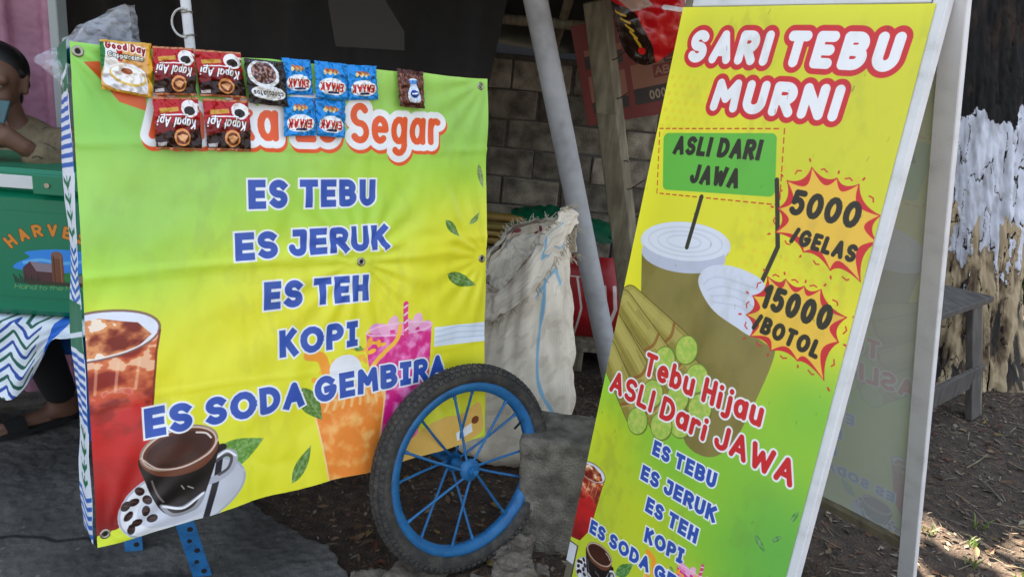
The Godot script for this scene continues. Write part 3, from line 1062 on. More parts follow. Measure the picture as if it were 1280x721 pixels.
func setting():
	var xs := [-200.0, -60.0, -20.0, -8.0, -4.5]
	for i in 131:
		xs.append(-3.0 + i * 0.05)
	xs.append_array([4.5, 8.0, 20.0, 60.0, 200.0])
	var zs := [-200.0, -60.0, -20.0, -9.0, -6.0]
	for i in 85:
		zs.append(-4.6 + i * 0.05)
	zs.append_array([1.0, 3.0, 8.0, 20.0, 60.0, 200.0])
	var st := mb()
	st.set_smooth_group(1)
	for j in zs.size() - 1:
		for i in xs.size() - 1:
			var p := []
			for c in [[0, 0], [1, 0], [1, 1], [0, 1]]:
				var x: float = xs[i + c[0]]
				var z: float = zs[j + c[1]]
				p.append(Vector3(x, ground_height(x, z), z))
			quad(st, p[0], p[1], p[2], p[3], p[0] - Vector3(0, 1, 0))
	structure("ground", st, M.soil)
	# asphalt with a broken edge
	var edge := [[0.3, 6], [0.25, 1], [0.0, -0.6], [-0.2, -1.3], [-0.37, -1.71], [-0.457, -1.838], [-0.55, -1.875], [-0.686, -1.96], [-0.85, -2.12], [-1.05, -2.3], [-1.3, -2.55], [-1.52, -2.78], [-1.75, -2.74], [-2.4, -2.42], [-9, 1.0], [-9, 6]]
	var pg := PackedVector2Array()
	var r := RandomNumberGenerator.new()
	r.seed = 5
	for i in edge.size():
		var a := V(edge[i][0], edge[i][1])
		var b := V(edge[(i + 1) % edge.size()][0], edge[(i + 1) % edge.size()][1])
		pg.append(a)
		if i >= 2 and i < 12:
			for k in range(1, 7):
				var dn := (b - a).orthogonal().normalized()
				pg.append(a.lerp(b, k / 7.0) + dn * r.randf_range(-0.007, 0.007))
	st = mb()
	var idx := Geometry2D.triangulate_polygon(pg)
	for t in range(0, idx.size(), 3):
		var q := []
		for k in 3:
			q.append(Vector3(pg[idx[t + k]].x, 0.022, pg[idx[t + k]].y))
		tri(st, q[0], q[1], q[2], q[0] - Vector3(0, 1, 0))
	for i in pg.size():
		var a2 := Vector3(pg[i].x, 0.022, pg[i].y)
		var b2 := Vector3(pg[(i + 1) % pg.size()].x, 0.022, pg[(i + 1) % pg.size()].y)
		quad(st, a2, b2, b2 - Vector3(0, 0.07, 0), a2 - Vector3(0, 0.07, 0), Vector3(-2, 0, 0))
	structure("pavement", st, M.asphalt)

# ------------------------------------------------------------------ stall
func stall():
	# concrete block wall
	var w := thing("block_wall", "weathered grey concrete block wall at the back of the stall", "wall", Vector3(0, 0, -4.4))
	var st := mb()
	box(st, Vector3(-0.75, 0.72, -4.425), Vector3(1.8, 0, 0), Vector3(0, 0.77, 0), Vector3(0, 0, 0.09), 0.005)
	obj("mortar_bed", st, M.mortar, w)
	var r := RandomNumberGenerator.new()
	r.seed = 12
	for row in 9:
		for c in 10:
			var x := -2.36 + c * 0.345 + (0.17 if row % 2 else 0.0) + r.randf_range(-0.006, 0.006)
			st = mb()
			var dz := r.randf_range(-0.008, 0.01)
			box(st, Vector3(x, 0.075 + row * 0.163, -4.37 + dz), Vector3(0.168 + r.randf_range(-0.005, 0.002), r.randf_range(-0.003, 0.003), 0), Vector3(0, 0.0775 + r.randf_range(-0.003, 0.002), 0), Vector3(0, 0, 0.045), 0.006)
			obj("block", st, M.block[r.randi() % 4], w)
	# dark tarpaulin roof with rafters
	var roof := thing("tarpaulin_roof", "black tarpaulin roof sloping over the stall on thin rafters", "awning", Vector3(-0.7, 1.9, -2.6))
	var nz := noise(301, 1.1, 3)
	st = mb()
	sheet(st, 40, 40, func(u, v):
		var x := lerpf(-3.4, 1.0, u)
		var z := lerpf(-4.4, -2.05, v)
		return Vector3(x, 1.53 + (z + 4.4) * 0.205 + nz.get_noise_2d(x, z * 0.6) * 0.05, z), 0.004)
	obj("tarpaulin", st, M.tarp, roof)
	st = mb()
	sheet(st, 60, 6, func(u, v):
		var x := lerpf(-3.4, 1.0, u)
		return Vector3(x, 1.60 - v * 1.1, -4.53 + 0.012 * sin(x * 11.0) - 0.02 * v), 0.004)
	obj("added_flap", st, M.tarp, roof)  # flap added to stop sky light leaking in over the wall
	for i in 6:
		var x2 := -3.1 + i * 0.8
		st = mb()
		tube(st, [Vector3(x2, 1.50, -4.34), Vector3(x2 + 0.03, 1.76, -2.9), Vector3(x2 - 0.02, 1.94, -2.05)], 0.02, 8)
		obj("rafter", st, M.wood, roof)
	for z3 in [-3.55, -2.2]:
		st = mb()
		var y3: float = 1.53 + (z3 + 4.4) * 0.205 - 0.085
		tube(st, [Vector3(-3.4, y3, z3), Vector3(-1, y3 - 0.01, z3), Vector3(1.0, y3, z3)], 0.024, 8)
		obj("purlin", st, M.wood, roof)
	for p in [[-3.35, -2.2], [0.97, -4.25]]:
		st = mb()
		tube(st, [Vector3(p[0], 0, p[1]), Vector3(p[0], 1.53 + (p[1] + 4.4) * 0.205, p[1])], 0.03, 8)
		obj("support_post", st, M.wood, roof)
	# black sheet added to stand in for the deep shade behind the cart
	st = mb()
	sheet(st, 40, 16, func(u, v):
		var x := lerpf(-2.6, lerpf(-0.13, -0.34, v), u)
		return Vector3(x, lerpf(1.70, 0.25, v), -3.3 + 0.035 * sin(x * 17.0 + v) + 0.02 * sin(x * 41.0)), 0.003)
	tag(obj("added_dark_sheet", st, M.tarp), "added black sheet standing in for the deep shade behind the drinks cart", "tarp")
	# dark board hanging from the rafters
	st = mb()
	var bp := pv([-0.72, 1.413, -0.47, 1.421, -0.474, 1.486, -0.55, 1.588, -0.63, 1.80, -0.80, 1.80])
	for s in [0.0, -0.012]:
		for k in range(1, bp.size() - 1):
			tri(st, Vector3(bp[0].x, bp[0].y, -2.8 + s), Vector3(bp[k].x, bp[k].y, -2.8 + s), Vector3(bp[k + 1].x, bp[k + 1].y, -2.8 + s), Vector3(-0.6, 1.55, -2.806))
	for k in bp.size():
		var a: Vector2 = bp[k]
		var b: Vector2 = bp[(k + 1) % bp.size()]
		quad(st, Vector3(a.x, a.y, -2.8), Vector3(b.x, b.y, -2.8), Vector3(b.x, b.y, -2.812), Vector3(a.x, a.y, -2.812), Vector3(-0.6, 1.55, -2.806))
	tag(obj("hanging_board", st, M.board), "dark cut-off board hanging under the black tarpaulin roof", "board")
	# leaning pipe
	st = mb()
	var p0 := Vector3(0.53, -0.02, -3.17)
	var p1 := Vector3(-0.013, 1.645, -2.95)
	var pipe := thing("leaning_pipe", "thick grey plastic pipe leaning as a prop behind the sign", "pipe", Vector3(0.53, 0, -3.17))
	var pts := []
	for i in 9:
		pts.append(p0.lerp(p0 + (p1 - p0) * 1.13, i / 8.0))
	tube(st, pts, 0.046, 28)
	obj("tube", st, M.pvc, pipe)
	# square wooden post with nails
	var post := thing("wooden_post", "rough square wooden post leaning, old nails sticking out", "post", Vector3(0.67, 0, -3.3))
	st = mb()
	var ay := (Vector3(0.24, 1.72, -3.3) - Vector3(0.67, 0, -3.3))
	var ln := Vector3(-0.438, 0, 0.899)
	bar(st, Vector3(0.67, -0.02, -3.3), Vector3(0.67, -0.02, -3.3) + ay, 0.095, 0.095, ln.cross(ay).normalized(), 0.006)
	obj("timber", st, M.wood, post)
	for nl in [[0.30, -0.02], [0.56, 0.02], [0.63, -0.03], [0.78, 0.0], [0.87, 0.03]]:
		st = mb()
		var b0: Vector3 = Vector3(0.67, -0.02, -3.3) + ay * nl[0] + Vector3(0.045, 0, 0.06)
		tube(st, [b0 - Vector3(0.03, 0.01, 0.03), b0, b0 + Vector3(0.03 + nl[1], 0.028 + nl[1], 0.03)], 0.0026, 6)
		obj("nail", st, M.rust, post)
	# red price poster
	var im := Image.create(256, 192, false, Image.FORMAT_RGB8)
	im.fill(C(0.42, 0.13, 0.09))
	for k in [[20, 50, 90, 34], [20, 100, 90, 50], [124, 92, 118, 56]]:
		poly(im, pv([k[0], k[1], k[0] + k[2], k[1] - 4, k[0] + k[2], k[1] + k[3] - 4, k[0], k[1] + k[3]]), C(0.52, 0.33, 0.24))
	for k in [[18, 62, 40, 24], [60, 62, 50, 24], [20, 150, 90, 22], [124, 138, 118, 30], [124, 40, 118, 26]]:
		poly(im, pv([k[0], k[1], k[0] + k[2], k[1] - 4, k[0] + k[2], k[1] + k[3] - 4, k[0], k[1] + k[3]]), C(0.18, 0.13, 0.10))
	poly(im, pv([176, 98, 238, 96, 238, 120, 176, 122]), C(0.40, 0.12, 0.09))
	print_text(im, "ABC", V(180, 118), V(234, 116), 16, 0.1, [[0, C(0.55, 0.4, 0.3), 0, 0]])
	print_text(im, "000", V(160, 162), V(200, 160), 18, 0.1, [[0, C(0.58, 0.5, 0.4), 0, 0]])
	line(im, pv([206, 80, 206, 94, 232, 93, 232, 79]), 2.0, C(0.2, 0.12, 0.1))
	st = mb()
	sheet(st, 12, 10, func(u, v):
		var a := Vector3(0.149, 1.605, -3.5).lerp(Vector3(0.62, 1.735, -3.5), u)
		var b := Vector3(0.278, 1.182, -3.5).lerp(Vector3(0.74, 1.30, -3.5), u)
		return a.lerp(b, v) + Vector3(0, 0, 0.012 * sin(u * 7.0 + v * 3.0)), 0.0015)
	tag(obj("price_poster", st, print_mat(im, 0.6)), "faded red price poster hanging behind the wooden post", "poster")
	# red snack packs hanging from the roof
	im = Image.create(256, 256, false, Image.FORMAT_RGB8)
	im.fill(C(0.70, 0.06, 0.08))
	poly(im, pv([0, 120, 60, 110, 130, 210, 150, 256, 0, 256]), C(0.14, 0.08, 0.05))
	for k in 6:
		line(im, pv([14 + k * 14, 150 + k * 10, 40 + k * 12, 140 + k * 16]), 4.0, C(0.72, 0.58, 0.15))
	poly(im, oval(96, 218, 12, 10), C(0.75, 0.1, 0.08))
	poly(im, pv([0, 20, 70, 40, 110, 90, 60, 118, 0, 90]), C(0.62, 0.50, 0.44))
	for k in 4:
		line(im, pv([150 + k * 20, 20 + k * 14, 190 + k * 20, 4 + k * 14]), 5.0, C(0.92, 0.88, 0.86))
	line(im, pv([140, 96, 200, 110, 256, 118]), 7.0, C(0.85, 0.85, 0.86))
	var nb := noise(311, 9.0, 3)
	st = mb()
	sheet(st, 36, 36, func(u, v):
		var bl := sin(PI * clampf(u, 0.0, 1.0)) * sin(PI * minf(v * 0.62 + 0.3, 1.0))
		var x = lerpf(0.245, 0.60, u) + (v * v) * 0.10 * (0.5 - u)
		var y = 1.76 - v * (0.20 + 0.11 * sin(PI * pow(u, 0.8)))
		return Vector3(x, y, -2.86 + 0.09 * bl + 0.022 * nb.get_noise_3d(x, y, 0.0) + 0.006 * absf(nb.get_noise_2d(x * 3.0, y * 3.0 + 5.0))), 0.004)
	var bag := thing("snack_bag", "crumpled shiny red snack packets hanging from the roof", "snack bag", Vector3(0.42, 1.5, -2.82))
	obj("packet", st, print_mat(im, 0.2), bag)
	st = mb()
	tube(st, [Vector3(0.42, 1.74, -2.86), Vector3(0.42, 1.85, -2.86)], 0.003, 6)
	obj("string", st, M.dark, bag)

# ------------------------------------------------------------------ goods behind the sign
func background_goods():
	var r := RandomNumberGenerator.new()
	r.seed = 22
	# pallet
	var pal := thing("wooden_pallet", "low dark wooden pallet carrying the red sack by the wall", "pallet", Vector3(0.35, 0, -3.66))
	for i in 5:
		var st := mb()
		box(st, Vector3(0.35, 0.115, -3.86 + i * 0.1), Vector3(0.38, 0, 0), Vector3(0, 0.012, 0), Vector3(0, 0, 0.04), 0.003)
		obj("plank", st, M.wood, pal)
	for x in [0.02, 0.35, 0.68]:
		var st := mb()
		box(st, Vector3(x, 0.05, -3.66), Vector3(0.03, 0, 0), Vector3(0, 0.052, 0), Vector3(0, 0, 0.24), 0.003)
		obj("bearer", st, M.wood, pal)
	# red printed sack
	var im := Image.create(256, 256, false, Image.FORMAT_RGB8)
	im.fill(C(0.62, 0.09, 0.11))
	poly(im, pv([0, 60, 70, 66, 88, 130, 80, 256, 0, 256]), C(0.70, 0.64, 0.60))
	poly(im, pv([10, 62, 80, 68, 100, 170, 60, 236, 76, 150]), C(0.07, 0.07, 0.09))
	line(im, pv([0, 60, 120, 56]), 2.0, C(0.8, 0.75, 0.72))
	line(im, pv([100, 60, 118, 150, 110, 250]), 3.0, C(0.85, 0.8, 0.78))
	for k in 3:
		line(im, pv([170 + k * 26, 80, 180 + k * 26, 150, 170 + k * 26, 200]), 5.0, C(0.85, 0.8, 0.78))
	var nz := noise(321, 5.0, 3)
	var st2 := mb()
	sheet(st2, 24, 20, func(u, v):
		var x := lerpf(0.12, 0.62, u)
		var y := lerpf(0.55, 0.13, v)
		var bl := pow(sin(PI * lerpf(0.06, 0.94, u)), 0.4) * pow(sin(PI * lerpf(0.06, 0.94, v)), 0.4)
		return Vector3(x, y, -3.66 + 0.16 * bl + 0.015 * nz.get_noise_2d(x, y)), 0.26)
	tag(obj("printed_sack", st2, print_mat(im, 0.4)), "red and white printed sack with a black shape, on the pallet", "sack")
	# green tarpaulin bundle
	st2 = mb()
	sheet(st2, 30, 24, func(u, v):
		var x := lerpf(-0.04, 0.56, u)
		var a := lerpf(-1.2, 1.4, v)
		var h := 0.13 * (0.75 + 0.25 * sin(u * 5.0)) + 0.02 * nz.get_noise_2d(x * 2.0, a)
		return Vector3(x, 0.64 + cos(a) * h + 0.012 * nz.get_noise_2d(x * 5.0, a * 2.0), -3.6 + sin(a) * 0.16 + 0.02 * nz.get_noise_2d(x * 6.0 + 9.0, a)), 0.003)
	tag(obj("green_tarp", st2, M.green_tarp), "folded green plastic tarp lying on the red sack", "tarp")
	# crate and canes
	var cr := thing("wooden_crate", "dark slatted wooden crate under the pile of sugarcane", "crate", Vector3(-0.35, 0, -3.6))
	for i in 5:
		var st := mb()
		box(st, Vector3(-0.35, 0.06 + i * 0.115, -3.42), Vector3(0.33, 0, 0), Vector3(0, 0.045, 0), Vector3(0, 0, 0.008), 0.002)
		obj("slat", st, M.wood, cr)
	for k in 4:
		var st := mb()
		box(st, Vector3(-0.66 if k % 2 else -0.04, 0.285, -3.44 if k < 2 else -3.72), Vector3(0.02, 0, 0), Vector3(0, 0.285, 0), Vector3(0, 0, 0.012), 0.002)
		obj("corner_post", st, M.wood, cr)
	var stl := mb()
	box(stl, Vector3(-0.35, 0.575, -3.58), Vector3(0.34, 0, 0), Vector3(0, 0.006, 0), Vector3(0, 0, 0.17), 0.002)
	obj("lid", stl, M.wood, cr)
	var cm := [std(C(0.55, 0.44, 0.20), 0.5), std(C(0.48, 0.42, 0.17), 0.5), std(C(0.60, 0.50, 0.26), 0.5)]
	var k := 0
	for row in 4:
		for c in 2:
			var z := -3.47 - c * 0.044 - (row % 2) * 0.02
			var y := 0.603 + row * 0.037
			var x1 := 0.02 + r.randf_range(-0.03, 0.03)
			var cane := thing("sugarcane", "yellow brown jointed sugarcane stalk in the pile on the crate", "sugarcane", Vector3(-0.4, y, z), "sugarcane stalks piled by the wall")
			var st := mb()
			var pts := []
			var rad := []
			for i in 36:
				var t := i / 35.0
				pts.append(Vector3(lerpf(-0.9, x1, t), y + 0.004 * sin(t * 9.0 + k), z + 0.004 * cos(t * 7.0 + k)))
				rad.append(0.0165 + (0.0035 if i % 6 == 3 else 0.0))
			tube(st, pts, rad, 10)
			obj("stalk", st, cm[k % 3], cane)
			k += 1
	woven_sack()

func woven_sack():
	var im := Image.create(512, 512, false, Image.FORMAT_RGB8)
	var n := noise(401, 0.012, 4)
	for y in 512:
		for x in 512:
			var wv := 0.03 * (((x >> 1) + (y >> 1)) % 2) + 0.018 * (x % 3)
			var t := 0.84 + n.get_noise_2d(x, y) * 0.08 + wv
			im.set_pixel(x, y, Color(t + 0.0, t - 0.035, t - 0.11).lerp(Color(0.50, 0.43, 0.34), clampf(n.get_noise_2d(x * 2.3 + 90, y * 2.0) * 1.0 - 0.15, 0, 0.14)))
	line(im, smooth_line(pv([424, 90, 420, 170, 416, 250, 424, 330, 448, 400, 454, 511])), 2.6, C(0.42, 0.66, 0.82), 0.8)
	line(im, smooth_line(pv([412, 110, 428, 96, 450, 98, 458, 130])), 4.0, C(0.42, 0.66, 0.82), 0.7)
	var ri := RandomNumberGenerator.new()
	ri.seed = 4
	for i in 46:
		var p := V(ri.randf_range(60, 420), ri.randf_range(2, 34))
		poly(im, oval(p.x, p.y, ri.randf_range(4, 10), ri.randf_range(3, 7), ri.randf() * 3.0, 9), [C(0.72, 0.18, 0.22), C(0.35, 0.6, 0.75), C(0.45, 0.15, 0.2), C(0.8, 0.78, 0.72)][ri.randi() % 4], 0.8)
	var m := print_mat(im, 0.7)
	var nz := noise(402, 2.6, 2)
	var nf := noise(403, 9.0, 2)
	# radius and rim height of the standing sack round its axis
	var shape := func(u: float, v: float, grow: float):
		var a := u * TAU
		var top := 0.72 + 0.19 * clampf(cos(a - 0.35) * 0.75 + 0.35, -0.4, 1.0) - 0.05 * sin(a * 2.0)
		var y := lerpf(top, 0.0, v)
		var k: float = pow(clampf((1.0 - v), 0.0, 1.0), 1.0)
		var rr := lerpf(0.235, 0.125, pow(k, 2.0)) * (1.0 - 0.25 * pow(maxf(v - 0.9, 0.0) * 10.0, 2.0))
		var d := Vector3(cos(a) * 1.02, 0, -sin(a) * 0.95)
		var w := nz.get_noise_3d(d.x, y * 1.1, d.z) * 0.026 + 0.006 * sin(a * 9.0 + y * 3.0) * k + absf(nf.get_noise_3d(d.x * 0.5, y * 0.5, d.z * 0.5)) * -0.014
		return Vector3(0.035 + 0.0 * k, y, -2.585 - 0.05 * k) + d * (rr + w + grow)
	var s := thing("woven_sack", "white woven plastic sack with blue stripe, standing with frayed folded mouth", "sack", Vector3(0.05, 0, -2.6))
	var st := mb()
	sheet(st, 96, 60, func(u, v): return shape.call(u, v, 0.0), 0.0015, 0.0, 1.0, 0.0, 1.0)
	obj("bag", st, m, s)
	st = mb()
	sheet(st, 96, 10, func(u, v):
		var drop := 0.10 + 0.06 * sin(u * TAU * 1.5 + 1.0) + 0.03 * nf.get_noise_2d(u * 3.0, 0.0)
		var lip := sin(clampf(v * 2.2, 0.0, 1.0) * PI * 0.5)
		return shape.call(u, v * drop, 0.004 + 0.024 * lip + 0.010 * nf.get_noise_2d(u * 2.2, v * 0.3)) + Vector3(0, 0.012 * (1.0 - v) + 0.004, 0), 0.0015)
	obj("folded_mouth", st, m, s)
	st = mb()
	sheet(st, 72, 14, func(u, v):
		var rim: Vector3 = shape.call(u, 0.05, -0.006)
		var mid := Vector3(0.03, 0.745, -2.63)
		var q := rim.lerp(mid, v)
		return q + Vector3(0, 0.05 * nf.get_noise_3d(q.x * 2.0, 0.0, q.z * 2.0) * sin(PI * v) - 0.03 * sin(PI * v) + 0.03 * absf(nz.get_noise_3d(q.x * 3.5, 3.0, q.z * 3.5)), 0), 0.001)
	obj("crumpled_inside", st, m, s)
	st = mb()
	for i in 420:
		var u := ri.randf()
		var lower := ri.randf() < 0.6
		var drop := 0.10 + 0.06 * sin(u * TAU * 1.5 + 1.0)
		var b: Vector3 = shape.call(u, drop, 0.032) if lower else shape.call(u, 0.0, 0.012) + Vector3(0, 0.014, 0)
		var e := Vector3(ri.randf_range(-0.02, 0.02), ri.randf_range(-0.022, -0.005) if lower else ri.randf_range(-0.004, 0.022), ri.randf_range(-0.02, 0.02))
		var o := Vector3(cos(u * TAU), 0, -sin(u * TAU)) * 0.008
		tube(st, [b, b + e * 0.5 + o, b + e + o * 1.5], 0.0016, 3, false)
	var fr := obj("frayed_threads", st, std(C(0.74, 0.70, 0.62), 0.8), s)
	fr.set_meta("kind", "stuff")

# ------------------------------------------------------------------ tree and bench
func tree_and_bench():
	var t := thing("tree", "old tree trunk painted black above and white below, bark peeling", "tree", Vector3(2.62, 0, -3.95))
	# bark print: u round the trunk, v height 0..2.4 m
	var W := 768
	var H := 1024
	var im := Image.create(W, H, false, Image.FORMAT_RGB8)
	var n1 := noise(501, 0.012, 5)
	var n2 := noise(502, 0.03, 4)
	var ncr := noise(503, 0.011, 3)
	for y in H:
		var hh := 2.4 * (1.0 - y / float(H))
		for x in W:
			var a := n1.get_noise_2d(x * 1.6, y * 0.5)
			var b := n2.get_noise_2d(x, y * 0.35)
			var cr := absf(ncr.get_noise_2d(x * 1.9 + b * 22.0, y * 0.34))
			var c: Color
			var up := 1.43 + a * 0.12 + b * 0.05
			var lowb := 0.80 + a * 0.46 + b * 0.20
			if hh > up:
				c = C(0.055, 0.055, 0.06).lerp(C(0.20, 0.15, 0.12), clampf((hh - 1.62) * 1.6 + a * 1.6 + b * 1.3 - 0.25, 0, 1))
			elif hh > lowb:
				c = C(0.80, 0.82, 0.87).lerp(C(0.64, 0.65, 0.68), clampf(b * 1.5 + 0.15, 0, 1))
				if cr < 0.016 + maxf(b - 0.05, 0.0) * 0.08:
					c = C(0.13, 0.10, 0.085)
			else:
				c = C(0.32, 0.26, 0.20).lerp(C(0.68, 0.61, 0.49), clampf(a * 1.6 + b * 1.2 + 0.72, 0, 1))
				if cr < 0.018 + maxf(-b - 0.05, 0.0) * 0.05:
					c = C(0.12, 0.085, 0.06)
				if a < -0.24 + (0.35 - hh) * 0.3:
					c = c.lerp(C(0.16, 0.15, 0.145), clampf(0.7 + b, 0, 1))
			im.set_pixel(x, y, c)
	var m := print_mat(im, 0.9)
	var nb := noise(504, 1.0, 4)
	var st := mb()
	sheet(st, 210, 230, func(u, v):
		var px: float = u * W
		var py: float = v * H
		var hh = 2.4 * (1.0 - v)
		var na := n1.get_noise_2d(px * 1.6, py * 0.5)
		var nbb := n2.get_noise_2d(px, py * 0.35)
		var crk := absf(ncr.get_noise_2d(px * 1.9 + nbb * 22.0, py * 0.34))
		var plate := -0.010 * maxf(1.0 - crk / 0.045, 0.0)
		if hh > 0.80 + na * 0.46 + nbb * 0.20:
			plate += 0.008
		else:
			plate += na * 0.03
		var a: float = u * TAU + PI * 0.5
		var y: float = 2.4 * (1.0 - v) - 0.03
		var d := Vector3(cos(a), 0, sin(a))
		var rr := 0.245 + 0.16 * exp(-maxf(y, 0.0) * 5.5) * (0.6 + 0.5 * sin(a * 3.0 + 0.6))
		var w := nb.get_noise_3d(d.x * 2.2, y * 0.8, d.z * 2.2) * 0.03 - absf(nb.get_noise_3d(d.x * 6.0, y * 1.1 + 7.0, d.z * 6.0)) * 0.035 + nb.get_noise_3d(d.x * 22.0, y * 9.0, d.z * 22.0) * 0.009
		return Vector3(2.57 - 0.195 * y, y, -3.95) + d * (rr + w + plate), 0.01, 1.0, 0.0)
	obj("trunk", st, m, t)
	var base := Vector3(2.62 - 0.195 * 2.3, 2.3, -3.95)
	var r := RandomNumberGenerator.new()
	r.seed = 31
	for tip in [Vector3(0.9, 3.0, -5.6), Vector3(2.2, 3.3, -3.6), Vector3(3.2, 3.0, -5.4), Vector3(1.0, 3.1, -4.3), Vector3(2.1, 3.2, -6.6)]:
		st = mb()
		var mid: Vector3 = base.lerp(tip, 0.5) + Vector3(0, 0.25, 0)
		tube(st, [base - Vector3(0, 0.2, 0), base.lerp(mid, 0.5), mid, mid.lerp(tip, 0.6) + Vector3(0, 0.05, 0), tip], [0.13, 0.10, 0.075, 0.05, 0.02], 9, true, 0.08)
		obj("limb", st, M.wood, t)
	st = mb()
	st.set_smooth_group(-1)
	var clumps := []
	for i in 220:
		var d := Vector3(r.randfn(), r.randfn() * 0.7, r.randfn()).normalized() * pow(r.randf(), 0.45)
		clumps.append(Vector3(1.85, 3.0, -5.75) + d * Vector3(1.6, 0.6, 1.6))
	for i in 15000:
		var c: Vector3 = clumps[r.randi() % clumps.size()] + Vector3(r.randfn(), r.randfn(), r.randfn()) * 0.19
		var g := c - SUN * (c.y / SUN.y)
		# a gap in the crown lets a patch of sun through
		var rag := 0.03 * sin(g.x * 23.0) + 0.02 * sin(g.x * 51.0 + 1.0)
		var lit := g.x > 1.2 and g.x < 2.35 and g.z > -2.37 + 0.2 * (g.x - 1.5) + rag and g.z < -1.5
		if lit and V((g.x - 1.50) / 1.3, g.z + 2.06 + rag).length() > 0.085:
			continue
		var ax := Vector3(r.randf_range(-1, 1), r.randf_range(-0.9, 0.4), r.randf_range(-1, 1)).normalized() * r.randf_range(0.055, 0.085)
		var sd := ax.cross(Vector3(r.randf_range(-1, 1), r.randf_range(0.2, 1), r.randf_range(-1, 1))).normalized() * 0.034
		st.set_color(C(0.05, 0.11, 0.03).lerp(C(0.11, 0.17, 0.05), r.randf()))
		var up := ax.cross(sd).normalized() * 0.012
		for f in [[c - ax, c + sd + up, c + ax], [c - ax, c + ax, c - sd + up]]:
			for p in f:
				st.add_vertex(p)
	obj("crown", st, M.leafy, t)
	# leaf mass added to darken the bright gap beyond the tree
	var sh := thing("added_shrub", "dense dark green leaf mass added to close the bright gap behind the painted tree trunk", "added_shrub", Vector3(3.35, 0, -4.9))
	for k in 5:
		st = mb()
		var tp := Vector3(3.35 + 0.35 * cos(k * 1.3), 1.5, -4.9 + 0.3 * sin(k * 1.3))
		tube(st, [Vector3(3.35, -0.02, -4.9), Vector3(3.35, 0.6, -4.9).lerp(tp, 0.4), tp], [0.03, 0.02, 0.008], 6)
		obj("stem", st, M.wood, sh)
	st = mb()
	for i in 5000:
		var d := Vector3(r.randfn(), r.randfn(), r.randfn()).normalized() * pow(r.randf(), 0.4)
		var c := Vector3(3.35, 1.0, -4.9) + d * Vector3(0.7, 0.95, 0.5)
		var ax := Vector3(r.randf_range(-1, 1), r.randf_range(-0.9, 0.4), r.randf_range(-1, 1)).normalized() * r.randf_range(0.04, 0.07)
		var sd := ax.cross(Vector3(r.randf_range(-1, 1), r.randf_range(0.2, 1), r.randf_range(-1, 1))).normalized() * 0.028
		st.set_color(C(0.04, 0.085, 0.025).lerp(C(0.08, 0.13, 0.04), r.randf()))
		for f in [[c - ax, c + sd, c + ax], [c - ax, c + ax, c - sd]]:
			for p in f:
				st.add_vertex(p)
	obj("foliage", st, M.leafy, sh)
	# bench
	var bt := Vector3(-0.746, 0, 0.666)
	var bw := Vector3(0.666, 0, 0.746)
	var R := Vector3(2.33, 0.56, -3.5)
	var b := thing("wooden_bench", "dark weathered wooden bench standing beside the painted tree", "bench", Vector3(2.0, 0, -3.3))
	st = mb()
	box(st, R + bt * 0.5 - bw * 0.12 + Vector3(0, -0.015, 0), bt * 0.5, Vector3(0, 0.015, 0), bw * 0.125, 0.004)
	obj("seat", st, M.bench, b)
	for e in [0.18, 0.84]:
		for s in [0.0, -0.24]:
			st = mb()
			var foot: Vector3 = R + bt * e + bw * (0.10 if s == 0.0 else -0.34)
			foot.y = 0.0
			var topp: Vector3 = R + bt * e + bw * (s - 0.02 if s == 0.0 else s + 0.02) + Vector3(0, -0.03, 0)
			bar(st, foot, topp, 0.115, 0.03, bt, 0.003)
			obj("leg", st, M.bench, b)
			st = mb()
			bar(st, foot + bt * -0.066, topp + bt * -0.066, 0.014, 0.032, bt, 0.002)
			obj("leg_edge_strip", st, M.wood, b)
	for s in [0.06, -0.30]:
		st = mb()
		var y := 0.20
		bar(st, R + bt * 0.10 + bw * s + Vector3(0, y - 0.56, 0), R + bt * 0.92 + bw * s + Vector3(0, y - 0.56, 0), 0.10, 0.022, Vector3.UP, 0.003)
		obj("stretcher", st, M.bench, b)

# ------------------------------------------------------------------ cart
func cp(x: float, y: float, z: float) -> Vector3:
	return B0 + BE * x + BU * y + BN * z

